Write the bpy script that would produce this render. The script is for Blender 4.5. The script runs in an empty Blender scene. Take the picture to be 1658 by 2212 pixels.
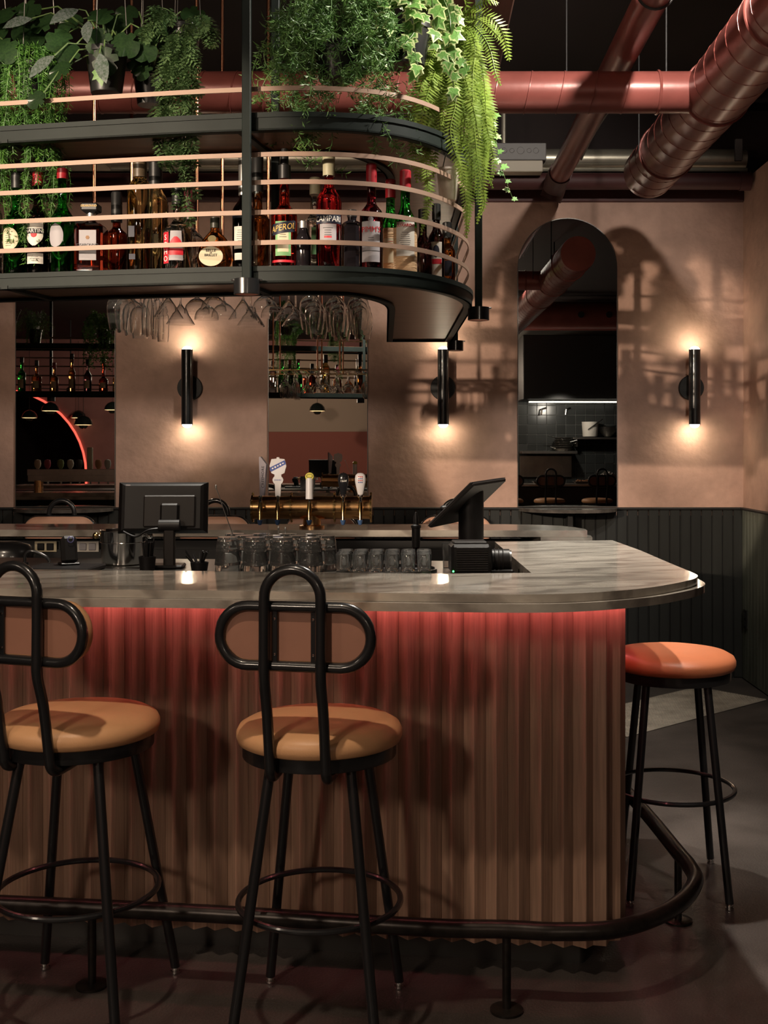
import bpy, math, random
from mathutils import Vector, Matrix, Euler
random.seed(7)
S = bpy.context.scene
COL = S.collection
PI = math.pi
# ---------------------------------------------------------------- camera
# f in pixels of the 1658x2212 frame, level camera, rising-front style shift
F, CX, CY, H = 2500.0, 900.0, 967.0, 1.418
cam = bpy.data.cameras.new('camera'); cam_o = bpy.data.objects.new('camera', cam); COL.objects.link(cam_o)
cam.sensor_fit = 'VERTICAL'; cam.sensor_height = 36.0; cam.lens = 36.0 * F / 2212.0
cam.shift_x = -(CX - 829.0) / 2212.0; cam.shift_y = -(1106.0 - CY) / 2212.0
cam.clip_start = 0.05; cam.clip_end = 100
cam_o.location = (0, 0, H); cam_o.rotation_euler = (PI / 2, 0, 0)
S.camera = cam_o
# ---------------------------------------------------------------- world, view, lights
w = bpy.data.worlds.new('World'); S.world = w; w.use_nodes = True
w.node_tree.nodes['Background'].inputs[0].default_value = (1.0, 0.75, 0.6, 1)
w.node_tree.nodes['Background'].inputs[1].default_value = 0.02
vs = S.view_settings
vs.view_transform = 'Standard'; vs.look = 'None'; vs.gamma = 1.0; vs.use_curve_mapping = False
vs.exposure = 0.42
S.cycles.use_denoising = True
S.cycles.use_adaptive_sampling = True; S.cycles.adaptive_threshold = 0.03
S.cycles.max_bounces = 15; S.cycles.transmission_bounces = 15; S.cycles.glossy_bounces = 6
S.cycles.diffuse_bounces = 3; S.cycles.transparent_max_bounces = 12
S.cycles.sample_clamp_indirect = 4.0; S.cycles.caustics_reflective = False; S.cycles.caustics_refractive = False

def spot(name, loc, target, energy, angle, blend, color, radius):
    l = bpy.data.lights.new(name, 'SPOT'); l.energy = energy; l.spot_size = math.radians(angle)
    l.spot_blend = blend; l.color = color; l.shadow_soft_size = radius
    o = bpy.data.objects.new(name, l); COL.objects.link(o); o.location = loc
    d = Vector(target) - Vector(loc); o.rotation_euler = d.to_track_quat('-Z', 'Y').to_euler()
    return o
WARM = (1.0, 0.80, 0.60); WHITE = (1.0, 0.92, 0.80)
SPOTS = [  # ceiling track spotlights: name, place, aim, watts, cone, blend, colour, lens radius
    ('spot_wall', (-3.9, -1.95, 2.66), (1.10, 7.0, 1.62), 1800, 12.6, 0.18, WARM, 0.03),
    ('spot_wall_left', (-1.95, 1.0, 3.25), (-1.2, 7.0, 1.4), 150, 50, 0.8, WARM, 0.2),
    ('spot_corner', (0.50, 4.0, 3.32), (0.80, 3.2, 1.0), 240, 62, 0.25, WHITE, 0.035),
    ('spot_duct', (0.98, 3.15, 3.30), (0.40, 4.0, 2.70), 190, 110, 0.4, WHITE, 0.04),
    ('spot_well', (-0.62, 3.98, 3.30), (-0.42, 3.45, 1.0), 300, 44, 0.5, WHITE, 0.05),
    ('spot_stools', (-0.75, 1.55, 3.36), (-0.45, 2.9, 0.75), 95, 60, 0.5, WARM, 0.04),
    ('spot_back_aisle', (1.5, 2.3, 3.3), (1.5, 5.8, 0.2), 150, 60, 0.5, WHITE, 0.05),
    ('spot_kitchen', (2.2, -2.1, 2.03), (2.2, -3.2, 1.2), 22, 130, 0.6, WHITE, 0.05),
    ('spot_rear', (-3.5, -4.5, 3.3), (-3.5, -8.5, 1.8), 110, 120, 0.8, WARM, 0.1),
]
# glowing fill globes added out of view behind the camera (built as objects at the end): place, radiance
FILL_GLOBES = [((-2.3, -1.3, 2.45), 76), ((1.05, -2.4, 2.45), 14), ((0.7, -4.2, 2.6), 15), ((-3.0, 0.9, 2.6), 17)]
for a in SPOTS: spot(*a)

# ---------------------------------------------------------------- pixel helpers (true perspective, no screen space in the scene)
def at(px, py, Y): return Vector(((px - CX) * Y / F, Y, H - (py - CY) * Y / F))
def gp(px, py, h):
    Y = (H - h) * F / (py - CY); return Vector(((px - CX) * Y / F, Y, h))

# ---------------------------------------------------------------- materials
MATS = {}
def mat(name, col, rough=0.5, metal=0.0, var=0.0, vscale=6.0, bump=0.0, bscale=60.0, stretch=None,
        trans=0.0, ior=1.45, emit=None, estr=0.0, coat=0.0, rand=0.0, spec=0.5, leaf=0.0, col2=None):
    if name in MATS: return MATS[name]
    m = bpy.data.materials.new(name); m.use_nodes = True
    nt = m.node_tree; N = nt.nodes; L = nt.links
    b = N['Principled BSDF']; out = N['Material Output']
    b.inputs['Base Color'].default_value = (*col, 1); b.inputs['Roughness'].default_value = rough
    b.inputs['Metallic'].default_value = metal; b.inputs['IOR'].default_value = ior
    b.inputs['Transmission Weight'].default_value = trans; b.inputs['Coat Weight'].default_value = coat
    b.inputs['Coat Roughness'].default_value = 0.08
    b.inputs['Specular IOR Level'].default_value = spec
    if emit: b.inputs['Emission Color'].default_value = (*emit, 1); b.inputs['Emission Strength'].default_value = estr
    tc = N.new('ShaderNodeTexCoord'); mp = N.new('ShaderNodeMapping')
    L.new(tc.outputs['Object'], mp.inputs['Vector'])
    if stretch: mp.inputs['Scale'].default_value = stretch
    src = None
    if rand:
        oi = N.new('ShaderNodeObjectInfo'); vm = N.new('ShaderNodeVectorMath'); vm.operation = 'ADD'
        cb = N.new('ShaderNodeCombineXYZ'); mu = N.new('ShaderNodeMath'); mu.operation = 'MULTIPLY'; mu.inputs[1].default_value = 37
        L.new(oi.outputs['Random'], mu.inputs[0])
        for k in range(3): L.new(mu.outputs[0], cb.inputs[k])
        L.new(mp.outputs[0], vm.inputs[0]); L.new(cb.outputs[0], vm.inputs[1]); vec = vm.outputs[0]
    else: vec = mp.outputs[0]
    if var or rand or col2:
        nz = N.new('ShaderNodeTexNoise'); nz.inputs['Scale'].default_value = vscale; nz.inputs['Detail'].default_value = 6
        nz.inputs['Roughness'].default_value = 0.6
        L.new(vec, nz.inputs['Vector'])
        rp = N.new('ShaderNodeValToRGB'); L.new(nz.outputs['Fac'], rp.inputs[0])
        rp.color_ramp.elements[0].position = 0.32; rp.color_ramp.elements[1].position = 0.68
        c2 = col2 or tuple(c * (1 - var) for c in col)
        rp.color_ramp.elements[0].color = (*c2, 1)
        rp.color_ramp.elements[1].color = (*[min(1, c * (1 + var * (0 if col2 else 0.6))) for c in col], 1)
        src = rp.outputs[0]
        if rand:
            hv = N.new('ShaderNodeHueSaturation'); L.new(src, hv.inputs['Color'])
            mr = N.new('ShaderNodeMapRange'); L.new(oi.outputs['Random'], mr.inputs[0])
            mr.inputs[3].default_value = 1 - rand; mr.inputs[4].default_value = 1 + rand
            L.new(mr.outputs[0], hv.inputs['Value']); src = hv.outputs[0]
        L.new(src, b.inputs['Base Color'])
    if bump:
        nb = N.new('ShaderNodeTexNoise'); nb.inputs['Scale'].default_value = bscale; nb.inputs['Detail'].default_value = 5
        L.new(vec, nb.inputs['Vector'])
        bp = N.new('ShaderNodeBump'); bp.inputs['Strength'].default_value = bump; bp.inputs['Distance'].default_value = 0.01
        L.new(nb.outputs['Fac'], bp.inputs['Height']); L.new(bp.outputs[0], b.inputs['Normal'])
    if leaf:
        tr = N.new('ShaderNodeBsdfTranslucent'); mx = N.new('ShaderNodeMixShader'); mx.inputs[0].default_value = leaf
        if src: L.new(src, tr.inputs[0])
        else: tr.inputs[0].default_value = (*col, 1)
        L.new(b.outputs[0], mx.inputs[1]); L.new(tr.outputs[0], mx.inputs[2]); L.new(mx.outputs[0], out.inputs[0])
    MATS[name] = m; return m

PLASTER = mat('plaster_pink', (0.49, 0.305, 0.238), 0.72, var=0.26, vscale=3.2, bump=0.45, bscale=22)
MAROON = mat('maroon_paint', (0.062, 0.017, 0.017), 0.6, var=0.3, vscale=3)
CEIL = mat('ceiling_maroon', (0.013, 0.0055, 0.005), 0.8, var=0.3, vscale=2)
DUCT = mat('duct_red_paint', (0.22, 0.062, 0.052), 0.32, 0.15, var=0.2, vscale=5, bump=0.05, bscale=30)
WAIN = mat('wainscot_black_green', (0.011, 0.0115, 0.010), 0.5, var=0.3, vscale=8, stretch=(3, 3, 0.4), rand=0.25)
WAINR = mat('wainscot_grey_green', (0.13, 0.14, 0.115), 0.55, var=0.35, vscale=8, stretch=(3, 3, 0.4), rand=0.15)
FLOOR = mat('floor_concrete', (0.062, 0.051, 0.046), 0.42, var=0.5, vscale=3.0, bump=0.15, bscale=120)
WOOD = mat('slat_oak', (0.30, 0.185, 0.130), 0.45, var=0.28, vscale=9, stretch=(9, 9, 0.35), bump=0.12, bscale=30, rand=0.16)
MARBLE = mat('marble_grey', (0.42, 0.38, 0.33), 0.16, var=0.38, vscale=3.2, stretch=(1.0, 3.2, 2), coat=0.3)
def veins(m):
    nt = m.node_tree; N = nt.nodes; L = nt.links; b = N['Principled BSDF']; src = b.inputs['Base Color'].links[0].from_socket
    tc = N.new('ShaderNodeTexCoord'); mp = N.new('ShaderNodeMapping'); mp.inputs['Rotation'].default_value = (0, 0, 0.5); mp.inputs['Scale'].default_value = (1.2, 4.5, 2)
    wv = N.new('ShaderNodeTexWave'); wv.inputs['Scale'].default_value = 1.1; wv.inputs['Distortion'].default_value = 9; wv.inputs['Detail'].default_value = 6; wv.inputs['Detail Scale'].default_value = 1.6
    L.new(tc.outputs['Object'], mp.inputs[0]); L.new(mp.outputs[0], wv.inputs['Vector'])
    rp = N.new('ShaderNodeValToRGB'); rp.color_ramp.elements[0].position = 0.0; rp.color_ramp.elements[1].position = 0.30
    rp.color_ramp.elements[0].color = (0.52, 0.50, 0.50, 1); rp.color_ramp.elements[1].color = (1, 1, 1, 1); L.new(wv.outputs['Fac'], rp.inputs[0])
    mx = N.new('ShaderNodeMix'); mx.data_type = 'RGBA'; mx.blend_type = 'MULTIPLY'; mx.inputs[0].default_value = 0.8
    L.new(src, mx.inputs[6]); L.new(rp.outputs[0], mx.inputs[7]); L.new(mx.outputs[2], b.inputs['Base Color'])
veins(MARBLE)
BLACK = mat('black_powder_coat', (0.012, 0.012, 0.013), 0.28, coat=0.4)
BLACKM = mat('black_matte', (0.013, 0.012, 0.012), 0.55)
STEELGREEN = mat('rack_green_black', (0.013, 0.018, 0.0165), 0.5, var=0.2, vscale=10, spec=0.16)
LEATHER = mat('leather_tan', (0.70, 0.38, 0.19), 0.42, var=0.10, vscale=5, bump=0.06, bscale=220)
LEATHERO = mat('leather_orange', (0.48, 0.15, 0.066), 0.42, var=0.10, vscale=5, bump=0.06, bscale=220)
LEATHERB = mat('leather_back_brown', (0.32, 0.15, 0.10), 0.5, var=0.12, vscale=5)
LEATHERP = mat('leather_blush', (0.66, 0.36, 0.25), 0.45, var=0.08, vscale=5)
CHROME = mat('chrome', (0.75, 0.73, 0.70), 0.12, 1.0)
STEEL = mat('brushed_steel', (0.50, 0.48, 0.45), 0.28, 1.0, var=0.15, vscale=8)
DSTEEL = mat('dark_steel', (0.10, 0.095, 0.09), 0.35, 0.8)
COPPER = mat('copper_tube', (0.62, 0.28, 0.16), 0.22, 1.0, var=0.15, vscale=12)
RAILM = mat('rail_copper_satin', (0.29, 0.19, 0.14), 0.5, 0.1)
BRASS = mat('brass', (0.74, 0.44, 0.20), 0.22, 1.0)
BRASSB = mat('brass_bright', (0.72, 0.52, 0.24), 0.16, 1.0)
MIRROR = mat('mirror_silver', (0.80, 0.79, 0.76), 0.008, 1.0)
GLASS = mat('clear_glass', (0.97, 0.97, 0.96), 0.0, trans=0.98, ior=1.42)
GLASS_BRIGHT = mat('worn_glass', (1.0, 1.0, 0.99), 0.015, trans=0.965, ior=1.33)  # white diffuse share brightens the glass in place of lamp highlights
WHITE_P = mat('white_paint', (0.62, 0.58, 0.52), 0.4)
GREYPIPE = mat('galvanised_pipe', (0.42, 0.38, 0.31), 0.35, 0.7, var=0.2, vscale=8)
GREYBOX = mat('grey_metal_box', (0.15, 0.14, 0.14), 0.5)
CREAM = mat('cream_metal', (0.42, 0.36, 0.29), 0.5)
SHELFWOOD = mat('shelf_board_wood', (0.16, 0.085, 0.055), 0.33, var=0.35, vscale=6, stretch=(0.6, 6, 6))
BEAMW = mat('beam_brown', (0.12, 0.055, 0.038), 0.7, var=0.35, vscale=6, stretch=(5, 0.7, 5))
LABELW = mat('label_paper', (0.62, 0.58, 0.52), 0.6)
LABELC = mat('label_cream', (0.60, 0.52, 0.36), 0.6)
PINK_BOUNCE = mat('salmon_enamel', (0.72, 0.30, 0.22), 0.5)  # pink bounce light inside the open cups, put into the colour
GLOW = mat('lamp_glow', (1, 0.9, 0.75), 0.5, emit=(1.0, 0.86, 0.62), estr=78)
LED = mat('led_red', (1, 0.2, 0.15), 0.5, emit=(1.0, 0.24, 0.25), estr=26)

# ---------------------------------------------------------------- mesh building
class MB:
    def __init__(s): s.v = []; s.f = []
    def add(s, vs, fs):
        o = len(s.v); s.v += [tuple(v) for v in vs]; s.f += [tuple(i + o for i in f) for f in fs]; return s
    def box(s, c, d, R=None):
        c = Vector(c); hx, hy, hz = d[0] / 2, d[1] / 2, d[2] / 2
        P = [Vector((x, y, z)) for x in (-hx, hx) for y in (-hy, hy) for z in (-hz, hz)]
        if R is not None: P = [R @ p for p in P]
        return s.add([p + c for p in P], [(0, 1, 3, 2), (4, 6, 7, 5), (0, 4, 5, 1), (2, 3, 7, 6), (0, 2, 6, 4), (1, 5, 7, 3)])
    def bbox(s, c, d, b=0.004, R=None):      # box with chamfered edges
        c = Vector(c); b = min(b, min(d) * 0.45); P = []; idx = {}
        for sx in (-1, 1):
            for sy in (-1, 1):
                for sz in (-1, 1):
                    for ax in range(3):
                        p = [sx * d[0] / 2, sy * d[1] / 2, sz * d[2] / 2]
                        for k in range(3):
                            if k != ax: p[k] -= (sx, sy, sz)[k] * b
                        idx[(sx, sy, sz, ax)] = len(P); P.append(Vector(p))
        fs = []
        for sx in (-1, 1):
            for sy in (-1, 1):
                for sz in (-1, 1):
                    t = [idx[(sx, sy, sz, a)] for a in range(3)]
                    fs.append(t if sx * sy * sz > 0 else t[::-1])
        for ax in range(3):
            a1, a2 = (ax + 1) % 3, (ax + 2) % 3
            for sg in (-1, 1):
                q = []
                for (u, v) in ((-1, -1), (1, -1), (1, 1), (-1, 1)):
                    k = [0, 0, 0]; k[ax] = sg; k[a1] = u; k[a2] = v; q.append(idx[(*k, ax)])
                fs.append(q if sg > 0 else q[::-1])
            for u in (-1, 1):                # edge faces along axis ax
                for v in (-1, 1):
                    def g(sg, w):
                        k = [0, 0, 0]; k[ax] = sg; k[a1] = u; k[a2] = v; return idx[(*k, w)]
                    q = [g(-1, a1), g(1, a1), g(1, a2), g(-1, a2)]
                    fs.append(q if u * v < 0 else q[::-1])
        if R is not None: P = [R @ p for p in P]
        return s.add([p + c for p in P], fs)
    def cyl(s, p0, p1, r0, r1=None, n=16, caps=True):
        r1 = r0 if r1 is None else r1
        p0, p1 = Vector(p0), Vector(p1); d = (p1 - p0).normalized()
        a = d.orthogonal().normalized(); b = d.cross(a)
        vs = []
        for (p, r) in ((p0, r0), (p1, r1)):
            for i in range(n):
                t = 2 * PI * i / n; vs.append(p + a * (r * math.cos(t)) + b * (r * math.sin(t)))
        fs = [(i, (i + 1) % n, n + (i + 1) % n, n + i) for i in range(n)]
        if caps: fs += [tuple(range(n - 1, -1, -1)), tuple(range(n, 2 * n))]
        return s.add(vs, fs)
    def lathe(s, prof, n=24, c=(0, 0, 0), M=None, flute=0.0, nf=12):
        c = Vector(c); vs = []; fs = []
        for (r, z) in prof:
            for i in range(n):
                t = 2 * PI * i / n; rr = r * (1 + flute * math.cos(nf * t))
                p = Vector((rr * math.cos(t), rr * math.sin(t), z))
                vs.append((M @ p if M else p) + c)
        for j in range(len(prof) - 1):
            for i in range(n):
                a, b2 = j * n + i, j * n + (i + 1) % n
                fs.append((a, b2, b2 + n, a + n))
        if prof[0][0] > 1e-6: fs.append(tuple(range(n - 1, -1, -1)))
        if prof[-1][0] > 1e-6: fs.append(tuple((len(prof) - 1) * n + i for i in range(n)))
        return s.add(vs, fs)
    def tube(s, path, r, n=10, closed=False, caps=True):
        P = [Vector(p) for p in path]; m = len(P); R = r if isinstance(r, (list, tuple)) else [r] * m
        vs = []; fs = []; up = None
        for i, p in enumerate(P):
            if closed: t = (P[(i + 1) % m] - P[i - 1]).normalized()
            else: t = (P[min(i + 1, m - 1)] - P[max(i - 1, 0)]).normalized()
            if up is None: up = t.orthogonal().normalized()
            up = (up - t * up.dot(t)); up = up.normalized() if up.length > 1e-6 else t.orthogonal().normalized()
            b = t.cross(up)
            for k in range(n):
                a = 2 * PI * k / n; vs.append(p + (up * math.cos(a) + b * math.sin(a)) * R[i])
        for i in range(m if closed else m - 1):
            off = 0
            if closed and i == m - 1:          # align seam
                v0 = vs[i * n]; off = min(range(n), key=lambda k: (vs[k] - v0).length)
            for k in range(n):
                a, b2 = i * n + k, i * n + (k + 1) % n
                j = (i + 1) % m
                c2, d2 = j * n + (k + 1 + off) % n, j * n + (k + off) % n
                fs.append((a, b2, c2, d2))
        if caps and not closed: fs += [tuple(range(n - 1, -1, -1)), tuple((m - 1) * n + k for k in range(n))]
        return s.add(vs, fs)
    def prism(s, poly, z0, z1):
        n = len(poly)
        vs = [(x, y, z0) for x, y in poly] + [(x, y, z1) for x, y in poly]
        fs = [(i, (i + 1) % n, n + (i + 1) % n, n + i) for i in range(n)]
        fs += [tuple(range(n - 1, -1, -1)), tuple(range(n, 2 * n))]
        return s.add(vs, fs)
    def strip(s, path, o0, o1, z0, z1, closed=False):    # wall between two offsets of a plan polyline
        A, B = offset(path, o0, closed), offset(path, o1, closed); n = len(A); vs = []
        for k in range(n): vs += [(*A[k], z0), (*B[k], z0), (*B[k], z1), (*A[k], z1)]
        fs = []
        for k in range(n if closed else n - 1):
            a, b = 4 * k, 4 * ((k + 1) % n)
            for q in range(4): fs.append((a + q, a + (q + 1) % 4, b + (q + 1) % 4, b + q))
        if not closed: fs += [(3, 2, 1, 0), tuple(4 * (n - 1) + q for q in range(4))]
        return s.add(vs, fs)
    def ball(s, c, r, n=12, sq=(1, 1, 1)):
        prof = [(r * math.sin(PI * j / (n // 2 + 1)), -r * math.cos(PI * j / (n // 2 + 1))) for j in range(n // 2 + 2)]
        prof[0] = (0.0, -r); prof[-1] = (0.0, r)
        return s.lathe(prof, n, c, Matrix.Diagonal(sq))
    def build(s, name, m, parent=None, smooth=True, angle=35, fix=True):
        me = bpy.data.meshes.new(name); me.from_pydata(s.v, [], s.f); me.update()
        if fix:
            import bmesh
            bm = bmesh.new(); bm.from_mesh(me)
            bmesh.ops.remove_doubles(bm, verts=bm.verts, dist=1e-6)
            bmesh.ops.recalc_face_normals(bm, faces=bm.faces); bm.to_mesh(me); bm.free()
        if smooth: me.shade_smooth(); me.set_sharp_from_angle(angle=math.radians(angle))
        me.materials.append(m)
        o = bpy.data.objects.new(name, me); COL.objects.link(o)
        if parent: o.parent = parent
        return o

def offset(path, d, closed=False):           # positive = left of travel
    n = len(path); out = []
    for i in range(n):
        p = Vector(path[i])
        if closed: a, b = Vector(path[i - 1]), Vector(path[(i + 1) % n])
        else: a, b = Vector(path[max(i - 1, 0)]), Vector(path[min(i + 1, n - 1)])
        t0 = (p - a); t1 = (b - p)
        if t0.length < 1e-9: t0 = t1
        if t1.length < 1e-9: t1 = t0
        t0 = t0.normalized(); t1 = t1.normalized()
        n0 = Vector((-t0.y, t0.x)); n1 = Vector((-t1.y, t1.x)); nn = (n0 + n1)
        nn = nn.normalized() if nn.length > 1e-6 else n0
        q = p + nn * (d / max(0.35, nn.dot(n0))); out.append((q.x, q.y))
    return out

def chaikin(p, k=1, closed=False):
    for _ in range(k):
        q = [] if closed else [p[0]]
        m = len(p) if closed else len(p) - 1
        for i in range(m):
            a, b = Vector(p[i]), Vector(p[(i + 1) % len(p)])
            q += [tuple(a * 0.75 + b * 0.25), tuple(a * 0.25 + b * 0.75)]
        if not closed: q.append(p[-1])
        p = q
    return p

def spline(P, k=8):                          # Catmull-Rom through 3D points
    P = [Vector(p) for p in P]; out = []
    for i in range(len(P) - 1):
        a, b, c, d = P[max(i - 1, 0)], P[i], P[i + 1], P[min(i + 2, len(P) - 1)]
        for j in range(k):
            t = j / k
            out.append(0.5 * ((2 * b) + (c - a) * t + (2 * a - 5 * b + 4 * c - d) * t * t + (3 * b - a - 3 * c + d) * t ** 3))
    out.append(P[-1]); return out

def tag(o, label, cat=None, group=None, kind=None):
    if label: o['label'] = label
    if cat: o['category'] = cat
    if group: o['group'] = group
    if kind: o['kind'] = kind
    return o
def thing(name, label, cat, loc=(0, 0, 0), rz=0.0, group=None):
    o = bpy.data.objects.new(name, None); COL.objects.link(o); o.empty_display_size = 0.05
    o.location = loc; o.rotation_euler = (0, 0, rz); return tag(o, label, cat, group)

def copy_tree(o, parent=None):
    c = o.copy(); COL.objects.link(c)
    if parent: c.parent = parent
    for ch in list(o.children): copy_tree(ch, c)
    return c
def place(o, loc, rz=0.0, label=None, group=None):
    c = copy_tree(o); c.location = loc; c.rotation_euler = (0, 0, rz)
    if label: c['label'] = label
    if group: c['group'] = group
    return c

def text_mesh(txt, size, align='CENTER', space=1.0, shear=0.0):
    cu = bpy.data.curves.new('t', 'FONT'); cu.body = txt; cu.size = size; cu.align_x = align; cu.align_y = 'CENTER'
    cu.space_character = space; cu.shear = shear; cu.resolution_u = 2; cu.extrude = 0.0004
    o = bpy.data.objects.new('t', cu); COL.objects.link(o)
    dg = bpy.context.evaluated_depsgraph_get(); me = bpy.data.meshes.new_from_object(o.evaluated_get(dg))
    V = [tuple(v.co) for v in me.vertices]; Fc = [tuple(p.vertices) for p in me.polygons]
    bpy.data.objects.remove(o); bpy.data.curves.remove(cu); bpy.data.meshes.remove(me)
    return V, Fc
def lettering(txt, size, fn, m, parent, name='lettering', **k):
    V, Fc = text_mesh(txt, size, **k); mb = MB(); mb.add([fn(x, y, z) for x, y, z in V], Fc)
    return mb.build(name, m, parent, smooth=False, fix=False)
# ================================================================ STRUCTURE
YW = 7.13; XR = 2.01; ZC = 3.55
def struct(o, label, cat='wall'): return tag(o, label, cat, kind='structure')
# floor with speckled concrete
def floor_material():
    m = FLOOR; nt = m.node_tree; N = nt.nodes; L = nt.links; b = N['Principled BSDF']
    src = b.inputs['Base Color'].links[0].from_socket
    tc = N.new('ShaderNodeTexCoord'); n2 = N.new('ShaderNodeTexNoise'); n2.inputs['Scale'].default_value = 260; n2.inputs['Detail'].default_value = 2
    L.new(tc.outputs['Object'], n2.inputs['Vector'])
    rp = N.new('ShaderNodeValToRGB'); rp.color_ramp.elements[0].position = 0.55; rp.color_ramp.elements[1].position = 0.75
    rp.color_ramp.elements[0].color = (0, 0, 0, 1); rp.color_ramp.elements[1].color = (0.05, 0.045, 0.04, 1)
    L.new(n2.outputs['Fac'], rp.inputs[0])
    ad = N.new('ShaderNodeMix'); ad.data_type = 'RGBA'; ad.blend_type = 'ADD'; ad.inputs[0].default_value = 1
    L.new(src, ad.inputs[6]); L.new(rp.outputs[0], ad.inputs[7]); L.new(ad.outputs[2], b.inputs['Base Color'])
floor_material()
struct(MB().box((-2.5, -2.0, -0.05), (16, 19, 0.1)).build('floor', FLOOR, smooth=False), 'dark speckled concrete floor of the bar room', 'floor')
struct(MB().box((-2.5, -2.0, ZC + 0.05), (16, 19, 0.1)).build('ceiling', CEIL, smooth=False), 'very dark maroon painted ceiling above the ducts', 'ceiling')
ZT = 2.93; ZWT = 1.044
wb = struct(MB().box(((-10.5 + XR) / 2, YW + 0.1, ZT / 2), (XR + 10.5, 0.2, ZT)).build('wall_back', PLASTER, smooth=False), 'pink plaster back wall above the black board wainscot')
# wainscot boards: one object each, shared mesh
pitch = 0.0651
pl = MB().bbox((0, 0, ZWT / 2), (pitch - 0.0045, 0.014, ZWT - 0.012), 0.003)
p0 = pl.build('plank', WAIN, wb, smooth=False); p0.location = (XR - pitch / 2, YW - 0.007, 0)
for k in range(1, 92):
    c = p0.copy(); COL.objects.link(c); c.parent = wb; c.location = (XR - pitch * (k + 0.5), YW - 0.007, 0)
MB().bbox(((-10.5 + XR) / 2, YW - 0.014, ZWT), (XR + 10.5, 0.03, 0.014), 0.003).build('cap_rail', BLACKM, wb)
MB().box(((-10.5 + XR) / 2, YW - 0.004, 0.5), (XR + 10.5, 0.004, 1.0)).build('backing_board', BLACKM, wb, smooth=False)
struct(MB().bbox(((-10.5 + XR) / 2, YW + 0.06, ZT + 0.065), (XR + 10.5, 0.16, 0.13), 0.004).build('trim_1', MAROON), 'dark maroon beam along the top of the pink wall', 'beam')
struct(MB().box(((-10.5 + 5.5) / 2, YW + 0.25, ZC / 2), (16, 0.1, ZC)).build('wall_upper_back', CEIL, smooth=False), 'dark maroon upper wall behind the pipes')
wr = struct(MB().box((XR + 0.1, (YW + 5.4) / 2, 3.06 / 2), (0.2, YW - 5.4, 3.06)).build('wall_right', PLASTER, smooth=False), 'short pink side wall with grey green boards below')
pr = MB().bbox((0, 0, ZWT / 2), (0.012, pitch - 0.003, ZWT - 0.012), 0.002).build('plank', WAINR, wr, smooth=False)
pr.location = (XR - 0.006, YW - 0.02 - pitch / 2, 0)
for k in range(1, 26):
    c = pr.copy(); COL.objects.link(c); c.parent = wr; c.location = (XR - 0.006, YW - 0.02 - pitch * (k + 0.5), 0)
MB().bbox((XR - 0.012, (YW + 5.4) / 2 - 0.015, ZWT), (0.028, YW - 5.43, 0.014), 0.003).build('cap_rail', BLACKM, wr)
struct(MB().box((5.45, -2.0, ZC / 2), (0.1, 19, ZC)).build('wall_far_right', MAROON, smooth=False), 'dark wall beyond the kitchen')
struct(MB().box((-10.45, -2.0, ZC / 2), (0.1, 19, ZC)).build('wall_left', MAROON, smooth=False), 'dark wall at the far left end of the room')
# rear wall (seen in the mirrors): pink with a dark arch, red lower zone and beige upper zone on the curved bay
YR = -8.6; ax, ar, az = -7.9, 1.65, 0.9
REARP = mat('rear_plaster', (0.30, 0.13, 0.12), 0.8, var=0.15, vscale=2)
poly = [(-10.4, 0), (ax - ar, 0), (ax - ar, az)] + [(ax - ar * math.cos(t * PI / 24), az + ar * math.sin(t * PI / 24)) for t in range(1, 24)] + \
       [(ax + ar, az), (ax + ar, 0), (5.4, 0), (5.4, ZC), (-10.4, ZC)]
mb = MB(); n = len(poly)
mb.add([(x, YR, z) for x, z in poly] + [(x, YR - 0.15, z) for x, z in poly],
       [tuple(range(n))] + [tuple(range(2 * n - 1, n - 1, -1))] + [(i, (i + 1) % n, n + (i + 1) % n, n + i) for i in range(n)])
struct(mb.build('wall_rear', REARP, smooth=False), 'dusky pink rear wall with a dark arched opening')
struct(MB().box((-2.5, -11.4, ZC / 2), (16, 0.1, ZC)).build('wall_beyond_arch', mat('black_wall', (0.01, 0.008, 0.008), 0.8), smooth=False), 'black wall of the space beyond the arch')
NEON = mat('arch_edge_red', (0.75, 0.10, 0.08), 0.5, emit=(1, 0.12, 0.08), estr=1.2)
path = [(ax + ar, YR + 0.02, 0.02), (ax + ar, YR + 0.02, az)] + [(ax + ar * math.cos(t * PI / 24), YR + 0.02, az + ar * math.sin(t * PI / 24)) for t in range(1, 24)] + [(ax - ar, YR + 0.02, az), (ax - ar, YR + 0.02, 0.02)]
struct(MB().tube(path, 0.022, 8).build('trim_2', NEON), 'glowing red edge around the dark arch in the rear wall', 'trim')
# curved bay wall reflected by the middle mirror
bay = [(-4.6 + 4.6 * 1.0 * t / 12.0, -7.4 - 0.5 * math.sin(PI * t / 12.0)) for t in range(13)]
wbay = struct(MB().strip(bay, 0, 0.12, 0, 1.72).build('wall_bay', mat('bay_red', (0.27, 0.085, 0.065), 0.8), smooth=True), 'curved bay wall, red below and beige above')
MB().strip(bay, -0.01, 0.13, 1.72, 3.2).build('upper_zone', mat('bay_beige', (0.36, 0.27, 0.21), 0.8), wbay)

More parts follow.
